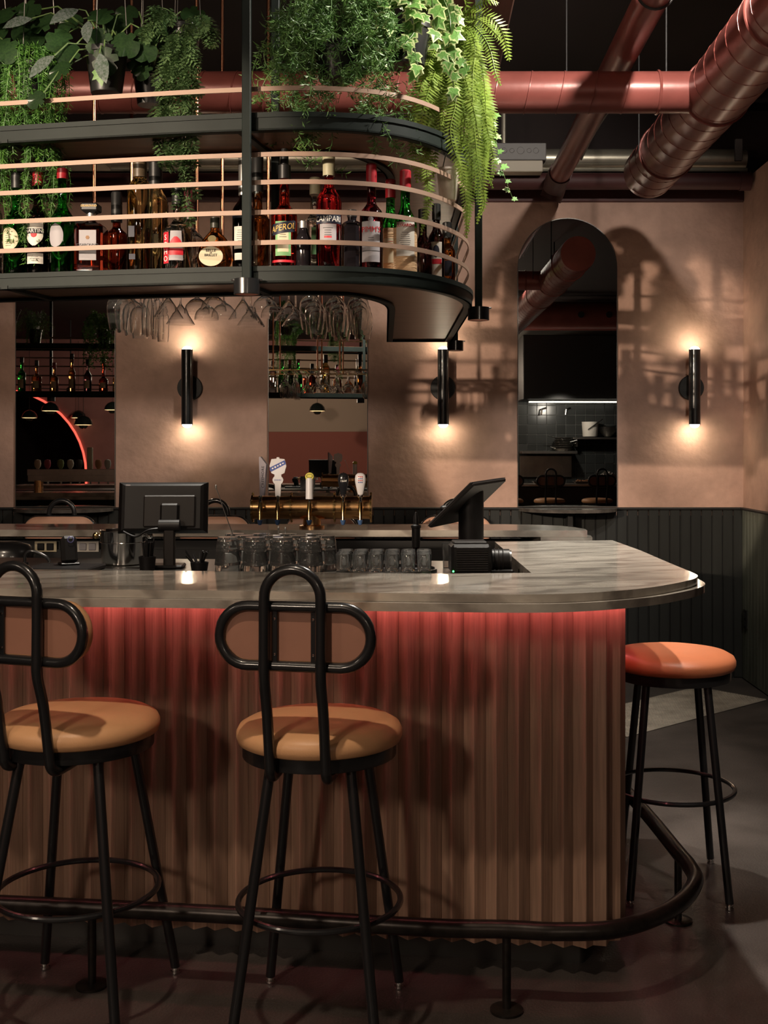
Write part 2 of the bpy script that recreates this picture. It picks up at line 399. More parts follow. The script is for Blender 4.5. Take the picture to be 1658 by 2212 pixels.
# ---------------------------------------------------------------- mirrors and half-moon ledges
MYAW = math.radians(0.45); SH = 2 * math.tan(MYAW) * F   # the mirrors hang very slightly askew
def arch_poly(w, z0, z1, n=28):
    r = w / 2; p = [(-r, z0), (r, z0), (r, z1 - r)]
    p += [(r * math.cos(PI * k / n), z1 - r + r * math.sin(PI * k / n)) for k in range(1, n)]
    return p + [(-r, z1 - r)]
def mirror(xc, label):
    t = thing('arched_mirror', label, 'mirror', (xc, YW - 0.004, 1.058), MYAW, 'arched mirrors on the pink wall')
    P = arch_poly(0.605, 0.0, 1.768); n = len(P)
    mb = MB().add([(x, -0.012, z) for x, z in P] + [(x, 0, z) for x, z in P], [tuple(range(n)), tuple(range(2 * n - 1, n - 1, -1))] + [(i, (i + 1) % n, n + (i + 1) % n, n + i) for i in range(n)])
    g = mb.build('mirror_glass', MIRROR, t, smooth=False)
    o = offset(P, -0.004, True); q = offset(P, 0.0, True)
    mb = MB()
    mb.add([(x, -0.013, z) for x, z in q] + [(x, -0.013, z) for x, z in o] + [(x, 0.0, z) for x, z in o], [(i, (i + 1) % n, n + (i + 1) % n, n + i) for i in range(n)] + [(n + i, n + (i + 1) % n, 2 * n + (i + 1) % n, 2 * n + i) for i in range(n)])
    mb.build('bevelled_edge', DSTEEL, t, smooth=False)
    return t
mirror(0.925, 'arched mirror reflecting the kitchen, beside the corner sconce')
mirror(-0.608, 'arched mirror behind the brass beer tower')
mirror(-2.16, 'arched mirror reflecting the pendant lamps, above a bar stool with a black loop')
def ledge(xc, label):
    t = thing('half_moon_ledge', label, 'ledge', (xc, YW - 0.03, 1.03), 0, 'half-moon marble ledges under the mirrors')
    P = [(0.30 * math.cos(PI + PI * k / 24), 0.28 * math.sin(PI + PI * k / 24)) for k in range(25)]
    MB().prism(P, 0, 0.020).build('marble_top', mat('marble_dark', (0.10, 0.085, 0.075), 0.12, var=0.6, vscale=9, coat=0.4), t)
    MB().box((0, -0.06, -0.06), (0.03, 0.12, 0.12)).build('bracket', BLACKM, t)
    return t
ledge(0.925, 'dark marble half-moon ledge under the kitchen-reflecting mirror')
ledge(-0.608, 'dark marble half-moon ledge behind the brass beer tower')
ledge(-2.16, 'dark marble half-moon ledge under the pendant-reflecting mirror')

# ---------------------------------------------------------------- sconces
def sconce(xc, label):
    t = thing('wall_sconce', label, 'wall lamp', (xc, YW, 1.786), 0, 'black tube sconces on the pink wall')
    MB().lathe([(0.0, 0), (0.077, 0), (0.077, 0.02), (0.074, 0.024), (0, 0.024)], 32, M=Matrix.Rotation(PI / 2, 3, 'X')).build('back_plate', BLACKM, t)
    MB().cyl((0, -0.02, 0), (0, -0.075, 0), 0.012, n=12).build('arm', BLACKM, t)
    MB().lathe([(0.031, -0.222), (0.0345, -0.228), (0.0345, 0.228), (0.031, 0.222), (0.031, 0.20), (0, 0.20), (0, -0.20), (0.031, -0.20), (0.031, -0.222)], 28, (0, -0.10, 0)).build('tube', BLACK, t)
    for sg in (1, -1):
        prof = [(0.029, 0.205 * 1)] + [(0.029 * math.cos(a), 0.226 + 0.022 * math.sin(a)) for a in [PI / 2 * k / 6 for k in range(7)]]
        prof = [(r, z * sg) for r, z in prof]; prof[-1] = (0.0, prof[-1][1])
        g = MB().lathe(prof, 20, (0, -0.10, 0)).build('glowing_lens', GLOW, t)
    return t
sconce(-1.395, 'black tube sconce glowing at both ends, between the two inner mirrors')
sconce(0.16, 'black tube sconce half hidden by the hanging shelf end')
sconce(1.686, 'black tube sconce nearest the room corner')

# ---------------------------------------------------------------- ducts and pipes
def seam_helix(p0, p1, r, pitch, n=22):
    p0, p1 = Vector(p0), Vector(p1); d = (p1 - p0); L = d.length; d = d / L; a = d.orthogonal().normalized(); b = d.cross(a)
    m = int(L / pitch * n)
    return [p0 + d * (L * k / m) + (a * math.cos(2 * PI * k / n) + b * math.sin(2 * PI * k / n)) * r for k in range(m + 1)]
YE = 5.9
de = at(1400, 375, YE); XD, ZD = de.x, de.z; RD = 55 * YE / F
t = thing('spiral_duct', 'large red spiral duct running to the back wall with a side branch', 'duct', (0, 0, 0))
MB().lathe([(0, 0), (RD * 0.97, 0), (RD, 0.02), (RD, YE - 0.9), (0, YE - 0.9)], 40, (XD, YE, ZD), Matrix.Rotation(PI / 2, 3, 'X')).build('main_run', DUCT, t)
MB().tube(seam_helix((XD, YE - 0.05, ZD), (XD, 1.0, ZD), RD, 0.148), 0.0022, 5).build('spiral_seam', DUCT, t)
YB = YE / 1.296; ZB = ZD; RB = 0.080
MB().cyl((XD - 0.04, YB, ZB), (-3.6, YB, ZB), RB, n=36).build('branch', DUCT, t)
for k in range(28):
    x = XD - 0.36 - 0.128 * k
    if x < -3.5: break
    P = [(x + 0.016 * math.cos(a), YB + (RB + 0.0005) * math.sin(a), ZB + (RB + 0.0005) * math.cos(a)) for a in [2 * PI * j / 28 for j in range(28)]]
    MB().tube(P, 0.003, 5, closed=True).build('seam', DUCT, t)
for x in (XD - 0.235,):
    MB().tube([(x, YB + (RB + 0.001) * math.sin(a), ZB + (RB + 0.001) * math.cos(a)) for a in [2 * PI * j / 28 for j in range(28)]], 0.006, 6, closed=True).build('joint_band', DUCT, t)
for y in (5.45, 4.55, 3.7):
    MB().tube([(XD + (RD + 0.002) * math.sin(a), y, ZD + (RD + 0.002) * math.cos(a)) for a in [2 * PI * j / 32 for j in range(32)]], 0.006, 6, closed=True).build('joint_band', DUCT, t)
for (x, y) in ((XD - RD - 0.005, 5.45),):
    MB().cyl((x, y, ZD), (x, y, ZC), 0.004, n=6).build('hanger_rod', BLACKM, t)
for x in (0.6, 1.0):
    MB().cyl((x, YB + 0.09, ZB), (x, YB + 0.09, ZC), 0.0035, n=6).build('hanger_rod', BLACKM, t)
# smooth pipe to the right of the rack
pe = at(1200, 392, 6.78)
t = thing('drain_pipe', 'smooth brown red pipe running back to an elbow above the arched mirror', 'pipe')
MB().cyl(pe, (pe.x, 0.8, pe.z), 0.060, n=28).build('pipe_run', DUCT, t)
MB().cyl((pe.x, 6.55, pe.z), (pe.x, 6.72, pe.z), 0.067, n=28).build('collar', MAROON, t)
MB().tube(spline([pe + Vector((0, -0.06, 0)), pe + Vector((0, 0.03, -0.005)), pe + Vector((-0.0, 0.09, -0.03)), pe + Vector((-0.02, 0.11, -0.08))], 6), 0.066, 20).build('elbow', MAROON, t)
for y in (3.95,):
    MB().tube([(pe.x + 0.062 * math.sin(a), y, pe.z + 0.062 * math.cos(a)) for a in [2 * PI * j / 24 for j in range(24)]], 0.006, 6, closed=True).build('clamp', BLACKM, t)
MB().tube([(pe.x + 0.066, y, pe.z - 0.02 - 0.02 * math.sin(y * 3)) for y in [5.0 + 0.1 * k for k in range(13)]], 0.006, 6).build('taped_cable', DSTEEL, t)
zr = at(1300, 389, 6.9).z
t = thing('wall_pipe', 'dark maroon horizontal pipe along the top of the back wall', 'pipe')
MB().cyl((-6, 6.93, zr), (1.985, 6.93, zr), 0.050, n=24).build('pipe_run', MAROON, t)
MB().cyl((1.93, 6.93, zr), (1.995, 6.93, zr), 0.056, n=24).build('end_flange', MAROON, t)
zs = at(1300, 343, 7.02).z
t = thing('conduit_bank', 'pale galvanised pipe with thin conduits along the wall top', 'pipe')
MB().cyl((-6, 7.02, zs), (1.99, 7.02, zs), 0.058, n=24).build('pipe_run', GREYPIPE, t)
for dz, r in ((-0.075, 0.012), (-0.105, 0.009)):
    MB().cyl((-6, 6.98, zs + dz), (1.99, 6.98, zs + dz), r, n=10).build('conduit', GREYPIPE, t)
MB().bbox((1.93, 6.95, zs + 0.035), (0.045, 0.03, 0.13), 0.004).build('strap', GREYBOX, t)
jb = at(1122, 338, 6.75)
t = thing('junction_box', 'grey metal junction box with knockouts beside the hanging fern', 'electrical box')
MB().bbox((jb.x, 6.80, jb.z + 0.03), (0.31, 0.10, 0.10), 0.004).build('box_body', GREYBOX, t)
MB().bbox((jb.x - 0.015, 6.80, jb.z - 0.055), (0.30, 0.10, 0.066), 0.004).build('lower_tray', CREAM, t)
for k, (dx, r) in enumerate(((-0.09, 0.016), (-0.045, 0.013), (0.005, 0.021), (0.055, 0.013), (0.095, 0.016))):
    MB().tube([(jb.x + dx + r * math.cos(a), 6.749, jb.z + 0.035 + r * math.sin(a)) for a in [2 * PI * j / 16 for j in range(16)]], 0.002, 4, closed=True).build('knockout', GREYBOX, t)
MB().cyl((jb.x - 0.09, 6.8, jb.z + 0.08), (jb.x - 0.09, 6.8, ZC), 0.014, n=10).build('riser_conduit', GREYPIPE, t)
for k in range(2):
    MB().cyl((jb.x - 0.15 - 0.02 * k, 6.8, jb.z + 0.0), (jb.x - 0.15 - 0.02 * k, 6.78, jb.z + 0.22), 0.006, n=8).build('wire', BLACKM, t)
# second red duct behind the kitchen reflection and brown ceiling beam
struct(MB().bbox((0.25, 3.6, 3.25), (0.24, 3.4, 0.28), 0.006).build('trim_3', BEAMW), 'rough brown beam under the ceiling behind the fern', 'beam')
# ceiling panel lamp and ceiling dish seen through the shelf
pd = at(345, 343, 6.3)
t = thing('ceiling_dish', 'round cream ceiling dish seen between the two shelves', 'ceiling lamp', (pd.x, 6.3, pd.z))
MB().lathe([(0, 0.03), (0.05, 0.0), (0.10, 0.01), (0.17, 0.03), (0.175, 0.05), (0.12, 0.07), (0, 0.075)], 32).build('dish', CREAM, t)
MB().cyl((0, 0, 0.07), (0, 0, ZC - pd.z), 0.012, n=8).build('stem', GREYPIPE, t)
pp = at(140, 355, 6.4)
t = thing('light_panel', 'flat cream ceiling panel behind the hanging greenery', 'ceiling panel', (pp.x, 6.4, pp.z))
MB().bbox((0, 0, 0.03), (0.42, 0.35, 0.05), 0.006).build('panel', CREAM, t)
for sx in (-0.18, 0.18): MB().cyl((sx, 0, 0.05), (sx, 0, ZC - pp.z), 0.005, n=6).build('hanger', DSTEEL, t)
# wall outlet on the right boards, floor mat
po = at(1613, 1338, 0); 
t = thing('wall_outlet', 'small black outlet on the grey green boards', 'outlet', (XR - 0.012, 7.03, H - (1338 - CY) * 7.03 / F))
MB().bbox((-0.003, 0, 0), (0.008, 0.075, 0.115), 0.002).build('plate', BLACKM, t)
for z in (-0.025, 0.025): MB().bbox((-0.008, 0, z), (0.004, 0.035, 0.03), 0.001).build('socket', BLACK, t)
MATM = mat('mat_rubber', (0.33, 0.29, 0.24), 0.6, var=0.3, vscale=8)
A, B, C_, D = gp(1377, 1587, 0), gp(1655, 1513, 0), gp(1600, 1464, 0), gp(1362, 1519, 0)
ex = (B - A).normalized(); ey = Vector((-ex.y, ex.x, 0)); Lm = 1.25; Wm = 0.46
A2 = B - ex * Lm
t = thing('floor_mat', 'ribbed grey rubber mat on the floor behind the backless stool', 'mat', A2 + Vector((0, 0, 0)), math.atan2(ex.y, ex.x))
MB().bbox((Lm / 2, Wm / 2, 0.004), (Lm, Wm, 0.008), 0.003).build('mat_base', MATM, t)
mb = MB()
for i in range(62):
    for j in range(23):
        x, y = 0.02 + i * 0.0197, 0.02 + j * 0.0188
        if x < Lm - 0.015 and y < Wm - 0.015:
            q = 0.0062 if (i + j) % 2 else 0.0048
            mb.add([(x - q, y - q, 0.008), (x + q, y - q, 0.008), (x + q, y + q, 0.008), (x - q, y + q, 0.008), (x, y, 0.013)], [(0, 1, 4), (1, 2, 4), (2, 3, 4), (3, 0, 4)])
mb.build('studs', MATM, t, smooth=False, fix=False)['kind'] = 'stuff'
# ================================================================ FRONT BAR
HC = 1.07
top_px = [(0, 1271), (500, 1276), (829, 1281), (1100, 1284), (1201, 1283.6), (1302, 1279), (1403, 1270), (1470, 1258), (1497, 1251), (1508, 1245), (1502, 1239), (1450, 1218), (1383, 1189), (1322, 1167)]
outer = [tuple(gp(x, y, HC).xy) for x, y in top_px]
sl = -0.095
outer = [(-3.7, outer[0][1] - sl * (3.7 + outer[0][0]))] + outer
mid = chaikin(outer[3:-1], 2)
outer = outer[:3] + mid + [outer[-1]]
inner = [tuple(gp(x, y, HC).xy) for x, y in ((1068, 1170), (1147, 1237.5), (900, 1239), (500, 1234), (190, 1231))]
inner = inner + [(-3.7, inner[-1][1] - sl * (3.7 + inner[-1][0]))]
ct = thing('bar_countertop', 'grey marble countertop of the near bar with a rounded corner', 'countertop')
MB().prism(outer + inner, HC - 0.020, HC).build('upper_slab', MARBLE, ct, angle=50)
lo = offset(outer, -0.020)
MB().prism(lo + inner, HC - 0.041, HC - 0.0205).build('lower_slab', MARBLE, ct, angle=50)

# slatted base
def bY(x): return 3.068 - 0.116 * (x - 0.47)
cxr, rr = 0.575, 0.13
front_end = cxr - rr
dirv = Vector((1, -0.116)).normalized()
base_path = [(-3.6, bY(-3.6)), (front_end, bY(front_end))]
yc = bY(front_end) + rr
for k in range(1, 9):
    a = -PI / 2 + PI / 2 * k / 8
    base_path.append((front_end + rr * math.cos(a), yc + rr * math.sin(a)))
base_path.append((cxr - 0.01, 4.28))
base = thing('slatted_bar', 'slatted wooden base of the near bar with red light under the top', 'bar')
MB().strip(base_path, 0.027, 0.075, 0.09, HC - 0.042).build('core_panel', mat('core_wood', (0.10, 0.055, 0.035), 0.6), base)
MB().strip(base_path, 0.11, 0.13, 0.0, 0.09).build('toe_kick', DSTEEL, base)
MB().strip(base_path, 0.075, 0.13, 0.085, 0.092).build('bottom_board', BLACKM, base)
MB().strip(base_path, -0.030, -0.020, HC - 0.048, HC - 0.0415).build('led_strip', LED, base)
MB().strip(base_path, -0.036, -0.031, HC - 0.060, HC - 0.0415).build('led_channel', BLACKM, base)
pitch2 = 0.0595
# walk along the path
pts = [Vector(p) for p in base_path]; seglen = [(pts[i + 1] - pts[i]).length for i in range(len(pts) - 1)]; tot = sum(seglen)
def walk(s):
    for i, l in enumerate(seglen):
        if s <= l or i == len(seglen) - 1:
            d = (pts[i + 1] - pts[i]).normalized(); return pts[i] + d * s, d
        s -= l
wv, dp, z0, z1 = pitch2 / 2 - 0.0004, 0.0265, 0.088, HC - 0.0425
sl_mb = MB()
prof = [(-wv, dp), (-wv, dp - 0.002), (-0.0012, 0.0006), (0.0012, 0.0006), (wv, dp - 0.002), (wv, dp)]
sl_mb.prism(prof, z0, z1)
slat0 = None
ns = int(tot / pitch2)
for k in range(ns):
    p, d = walk((k + 0.5) * pitch2)
    nrm = Vector((-d.y, d.x))
    if slat0 is None:
        slat0 = sl_mb.build('slat', WOOD, base, smooth=False); o = slat0
    else:
        o = slat0.copy(); COL.objects.link(o); o.parent = base
    o.location = (p.x, p.y, 0); o.rotation_euler = (0, 0, math.atan2(d.y, d.x))
# foot rail
rail_px = [(0, 1948), (460, 1970), (900, 1998), (1093, 2003), (1202, 2008), (1324, 2003), (1416.8, 1975), (1474, 1939), (1499, 1898), (1485, 1866), (1462, 1838.6), (1389, 1749.6)]
HR = 0.206
rp = [gp(x, y, HR) for x, y in rail_px]
rp = [Vector((-3.6, rp[0].y + 0.115 * (3.6 + rp[0].x), HR))] + rp + [Vector((0.70, 4.5, HR))]
rp = [Vector((p.x, p.y - 0.012, p.z)) for p in rp]
sp = [rp[0]] + spline(rp[1:], 6)
fr = thing('foot_rail', 'black tubular foot rail curving around the near bar', 'foot rail')
RAILB = mat('rail_black_worn', (0.030, 0.025, 0.022), 0.32, 0.6, var=0.5, vscale=25)
MB().tube(sp, 0.0225, 18).build('tube', RAILB, fr)
for (px, py) in ((225, 2124), (1096, 2182), (1463, 1991)):
    b = gp(px, py, 0.0); q = min(sp, key=lambda v: (v.xy - b.xy).length)
    MB().cyl((q.x, q.y, 0.008), (q.x, q.y, HR - 0.01), 0.011, n=14).build('post', RAILB, fr)
    MB().lathe([(0, 0), (0.042, 0), (0.042, 0.006), (0.036, 0.009), (0.014, 0.010), (0, 0.010)], 28, (q.x, q.y, 0)).build('floor_flange', RAILB, fr)

# ================================================================ INSIDE THE BAR
def iy(x): return 3.205 + 0.1 * max(0, -x)
t = thing('service_shelf', 'dark steel service shelf inside the near bar', 'shelf')
MB().prism([(-3.6, iy(-3.6) + 0.02), (0.0, 3.225), (0.30, 3.225), (0.265, 3.80), (-3.6, 4.10)], 1.030, 1.045).build('shelf_top', mat('shelf_dark', (0.035, 0.033, 0.030), 0.3, 0.3), t, smooth=False)
MB().prism([(-3.6, 4.08), (0.24, 3.785), (0.24, 3.80), (-3.6, 4.10)], 0.75, 1.030).build('apron', BLACKM, t, smooth=False)
for x in (-3.4, -1.6, 0.1):
    yy = 3.70 + 0.08 * max(0, -x)
    MB().box((x, yy, 0.515), (0.04, 0.04, 1.03)).build('leg', DSTEEL, t, smooth=False)

# ================================================================ FAR BAR
fo = [tuple(gp(x, y, HC).xy) for x, y in ((1269, 1146), (1242, 1137), (1216, 1131))]
far_top = [(-3.8, 4.93), (0.66, 4.87), (0.715, 4.86), (0.72, 4.95), (0.69, 5.06), (0.64, 5.16), (0.55, 5.22), (0.40, 5.26), (-3.8, 5.32)]
t = thing('far_countertop', 'grey marble countertop of the far bar carrying the brass beer tower', 'countertop')
MB().prism(far_top, HC - 0.028, HC).build('upper_slab', MARBLE, t, angle=50)
lo2 = [(0.52, 4.865), (0.735, 4.85), (0.745, 4.96), (0.71, 5.08), (0.65, 5.19), (0.55, 5.25), (0.40, 5.29), (-3.8, 5.35), (-3.8, 5.20), (0.45, 5.14)]
MB().prism(lo2, HC - 0.052, HC - 0.0285).build('lower_slab', MARBLE, t, angle=50)
t = thing('far_bar', 'black base of the far bar behind the bartender aisle', 'bar')
MB().box((-1.65, 5.04, 0.509), (4.3, 0.10, 1.017)).build('panel', BLACKM, t, smooth=False)
MB().box((-1.65, 4.985, 0.95), (4.3, 0.012, 0.06)).build('wiring_trunk', BLACKM, t, smooth=False)
t = thing('back_bar_cabinet', 'low black cabinet under the far countertop', 'cabinet')
MB().bbox((-1.7, 4.78, 0.45), (3.9, 0.36, 0.90), 0.006).build('body', BLACKM, t)
for k in range(6): MB().bbox((-3.3 + 0.65 * k, 4.597, 0.45), (0.62, 0.014, 0.80), 0.004).build('door', BLACK, t)

# ================================================================ STOOLS
def stool(name, label, back=True, lm=LEATHER, group=None, legrot=0.0, rb=0.27):
    t = thing(name, label, 'stool', group=group)
    MB().lathe([(0, 0.702), (0.185, 0.702), (0.197, 0.708), (0.2015, 0.72), (0.2015, 0.732), (0.195, 0.745), (0.175, 0.756), (0.13, 0.764), (0.07, 0.768), (0, 0.769)], 56).build('seat', lm, t, angle=60)
    MB().lathe([(0.150, 0.672), (0.186, 0.672), (0.187, 0.674), (0.187, 0.703), (0.15, 0.703), (0.15, 0.672)], 48).build('seat_rim', BLACK, t)
    for dg in (53, 127, 233, 307):
        a = math.radians(dg) + legrot
        p0 = Vector((0.155 * math.cos(a), 0.155 * math.sin(a), 0.685)); p1 = Vector((rb * math.cos(a), rb * math.sin(a), 0.018))
        lg = MB().cyl(p0, p1, 0.0125, n=16).build('leg', BLACK, t)
        MB().lathe([(0.0105, 0.022), (0.0125, 0.018), (0.0125, 0.012), (0.0105, 0.011), (0.0105, 0.009), (0.0125, 0.008), (0.0125, 0.002), (0.010, 0.0), (0, 0)], 16, (p1.x, p1.y, 0)).build('chrome_glide', CHROME, lg)
    MB().tube([(0.197 * math.cos(2 * PI * k / 56), 0.197 * math.sin(2 * PI * k / 56), 0.316) for k in range(56)], 0.0075, 10, closed=True).build('foot_ring', BLACK, t)
    if not back: return t
    yb, hw, r, zc = -0.222, 0.176, 0.0675, 0.992
    oval = []
    for k in range(17): a = -PI / 2 + PI * k / 16; oval.append(((hw - r) + r * math.cos(a), yb, zc + r * math.sin(a)))
    for k in range(17): a = PI / 2 + PI * k / 16; oval.append((-(hw - r) + r * math.cos(a), yb, zc + r * math.sin(a)))
    MB().tube(oval, 0.0125, 12, closed=True).build('back_frame', BLACK, t)
    # cushion filling the oval
    def ov(d, y): 
        q = []; rr2 = r + d
        for k in range(17): a = -PI / 2 + PI * k / 16; q.append(((hw - r) + rr2 * math.cos(a), y, zc + rr2 * math.sin(a)))
        for k in range(17): a = PI / 2 + PI * k / 16; q.append((-(hw - r) + rr2 * math.cos(a), y, zc + rr2 * math.sin(a)))
        return q
    mb = MB(); rings = [ov(-0.012, yb + 0.004), ov(0.004, yb + 0.009), ov(0.006, yb + 0.020), ov(0.004, yb + 0.034), ov(-0.010, yb + 0.043), ov(-0.045, yb + 0.049)]
    n = len(rings[0])
    for rg in rings: mb.add(rg, [])
    for j in range(len(rings) - 1): mb.f += [(j * n + i, j * n + (i + 1) % n, (j + 1) * n + (i + 1) % n, (j + 1) * n + i) for i in range(n)]
    mb.f += [tuple(range(n)), tuple(range((len(rings) - 1) * n, len(rings) * n))]
    mb.build('backrest', LEATHERP if lm is LEATHERP else lm, t, angle=60)
    MB().prism([(x, z) for x, y, z in ov(-0.013, 0)], 0, 0.003).build('back_shell', LEATHERB, t)
    bs = t.children[-1] if False else [c for c in COL.objects if c.parent == t][-1]
    bs.rotation_euler = (PI / 2, 0, 0); bs.location = (0, yb + 0.006, 0)
    # bent loop: up one side, over, down the other
    xl, yl = 0.0655, yb - 0.018
    def side(sx): return [(sx, -0.085, 0.668), (sx, -0.13, 0.662), (sx, -0.172, 0.660), (sx, -0.192, 0.675), (sx, -0.199, 0.71), (sx, -0.218, 0.82), (sx, yl, 0.895), (sx, yl - 0.001, 0.94), (sx, yl, 1.02), (sx, yl, 1.078)]
    Lp = spline(side(-xl), 4)
    arc = [Vector((-xl * math.cos(PI * k / 18), yl, 1.080 + xl * math.sin(PI * k / 18))) for k in range(1, 18)]
    Rp = spline(side(xl), 4)[::-1]
    MB().tube(Lp + arc + Rp, 0.0125, 14).build('loop_frame', BLACK, t)
    for sx in (-1, 1):
        b = MB().bbox((sx * 0.045, yb - 0.003, zc), (0.012, 0.005, 0.125), 0.001).build('mounting_strap', BLACK, t)
        for z in (-0.04, 0.04): MB().lathe([(0, 0.002), (0.003, 0.0015), (0.0035, 0), (0, 0)], 8, (sx * 0.045, yb - 0.0055, zc + z), Matrix.Rotation(PI / 2, 3, 'X')).build('screw', CHROME, b)
    return t
s1 = stool('bar_stool', 'tan leather bar stool at the near bar in front of the tumblers', group='stools with loop backs at the near bar', legrot=math.radians(5), rb=0.285)
s1.location = (-0.237, 2.826, 0); s1.rotation_euler = (0, 0, math.radians(-10))
s2 = stool('bar_stool', 'tan leather bar stool at the near bar in front of the ice bucket', group='stools with loop backs at the near bar', legrot=math.radians(16), rb=0.30)
s2.location = (-0.848, 2.897, 0); s2.rotation_euler = (0, 0, math.radians(-20))
s3 = stool('bar_stool', 'backless orange leather stool at the rounded end of the near bar', False, LEATHERO, rb=0.25)
s3.location = (0.83, 3.765, 0); s3.rotation_euler = (0, 0, math.radians(-6))
s4 = stool('bar_stool', 'blush leather stool at the far bar with its black loop below the pendant-reflecting mirror', lm=LEATHERP, group='stools with loop backs at the far bar')
s4.location = (-1.828, 5.72, 0); s4.rotation_euler = (0, 0, PI)
for px, lab in ((461, 'blush leather stool at the far bar behind the till monitor'), (690, 'blush leather stool at the far bar behind the brass beer tower'), (986, 'blush leather stool at the far bar behind the tilted tablet')):
    place(s4, ((px - CX) * 5.94 / F, 5.72, 0), PI + math.radians(random.uniform(-4, 4)), lab)
for x, rz, lab in ((1.84, 0.05, 'stool at the kitchen counter nearest the aisle, seen in the mirror'), (2.46, -0.1, 'stool at the kitchen counter before the wrapped tray, seen in the mirror'), (1.30, 0.0, 'stool at the end of the kitchen counter, seen in the mirror')):
    place(s1, (x, -0.75, 0), PI + rz, lab, 'stools at the kitchen counter')

# ================================================================ HANGING SHELF RACK
front = [(-4.3, 3.66), (-2.0, 3.53), (-1.214, 3.374), (-0.9, 3.31), (-0.639, 3.262), (-0.48, 3.240), (-0.36, 3.224), (-0.25, 3.228), (-0.16, 3.245), (-0.089, 3.272), (-0.02, 3.32), (0.04, 3.385), (0.0975, 3.475), (0.145, 3.59), (0.172, 3.70), (0.182, 3.80), (0.183, 3.90)]
front = chaikin(front, 1)
ring = front + [(0.150, 5.06)]
rk = thing('hanging_shelf', 'dark green steel two-tier shelf hung from the ceiling over the bar', 'hanging shelf')
def tier(zb, zt):
    f = MB(); f.strip(ring, 0.000, 0.006, zb, zt - 0.012); f.strip(ring, -0.004, 0.020, zt - 0.014, zt); f.strip(ring, 0.0, 0.028, zb, zb + 0.005)
    f.build('outer_channel', STEELGREEN, rk)
    f = MB(); f.strip(ring, 0.276, 0.282, zb, zt - 0.004); f.strip(ring, 0.256, 0.282, zb, zb + 0.005)
    f.build('inner_channel', STEELGREEN, rk)
    MB().strip(ring, 0.008, 0.275, zb + 0.010, zt - 0.002).build('shelf_board', SHELFWOOD, rk)
    MB().box((0.012, 5.057, (zb + zt) / 2), (0.285, 0.006, zt - zb)).build('end_channel', STEELGREEN, rk, smooth=False)
ZL0, ZL1, ZU0, ZU1 = 1.8795, 1.925, 2.305, 2.354
tier(ZL0, ZL1); tier(ZU0, ZU1)
for z in (1.993, 2.078, 2.162, 2.240, 2.424):
    MB().strip(ring, 0.010, 0.014, z - 0.0065, z + 0.0065).build('rail_band', RAILM, rk)
# joists under the boards
def joist(a, b):
    a, b = Vector(a), Vector(b); d = b - a
    for z in (ZL0 + 0.005, ZU0 + 0.005):
        MB().box(((a.x + b.x) / 2, (a.y + b.y) / 2, z), (0.02, d.length, 0.010), Matrix.Rotation(math.atan2(-d.x, d.y), 3, 'Z')).build('joist', STEELGREEN, rk, smooth=False)
for x in (-1.9, -1.2, -0.50):
    yf = next(p[1] for p in front if p[0] >= x); joist((x, yf + 0.01), (x + 0.05, yf + 0.27))
posts = [((533 - CX) * 3.222 / F, 3.218), (0.2056, 3.864), (0.168, 5.075), (-2.3, 3.54), (-3.3, 3.585)]
for (x, y) in posts:
    p = MB().bbox((x, y, (1.872 + ZC) / 2), (0.024, 0.024, ZC - 1.872), 0.002).build('post', STEELGREEN, rk)
    MB().lathe([(0.012, 1.886), (0.036, 1.886), (0.036, 1.844), (0.0335, 1.843), (0.0335, 1.850), (0, 1.850)], 32, (x, y, 0)).build('foot_cup', BLACK, p)
    MB().lathe([(0, 1.8445), (0.0332, 1.8445), (0.0332, 1.849), (0, 1.849)], 28, (x, y, 0)).build('cup_disc', PINK_BOUNCE, p)  # added disc, coloured as the pink light caught in the cup
    MB().bbox((x, y, 1.884), (0.086, 0.012, 0.005), 0.001).build('clip', BLACK, p)
MB().bbox((-0.431, 3.53, (ZL0 + ZC) / 2), (0.025, 0.025, ZC - ZL0), 0.002).build('inner_post', STEELGREEN, rk)
# copper tubes and brass glass hanger inside the ring
HG = 2.06
gh = thing('glass_hanger', 'brass stemware hanger on copper drop tubes inside the shelf ring', 'glass rack')
for x in (-1.148, -0.783, -0.598):
    for y in (4.12, 4.66):
        MB().cyl((x, y, HG), (x, y, ZC), 0.0072, n=12).build('drop_tube', COPPER, gh)
        MB().cyl((x, y, HG + 0.01), (x, y, HG + 0.035), 0.0095, n=12).build('coupling', BRASSB, gh)
for y in (4.12, 4.66): MB().cyl((-1.42, y, HG), (-0.06, y, HG), 0.006, n=10).build('cross_rod', BRASSB, gh)
COLS = [(262, 'tulip'), (315, 'flute'), (368, 'martini'), (420, 'coupe'), (465, 'coupe'), (520, 'martini'), (575, 'coupe'), (622, 'martini'), (672, 'tulip'), (723, 'tulip'), (774, 'tulip')]
cx_ = [((px - CX) * 4.2 / F) for px, _ in COLS]
for x in cx_:
    for dx in (-0.013, 0.013): MB().cyl((x + dx, 4.10, HG - 0.003), (x + dx, 4.68, HG - 0.003), 0.003, n=6).build('slot_rod', BRASSB, gh)
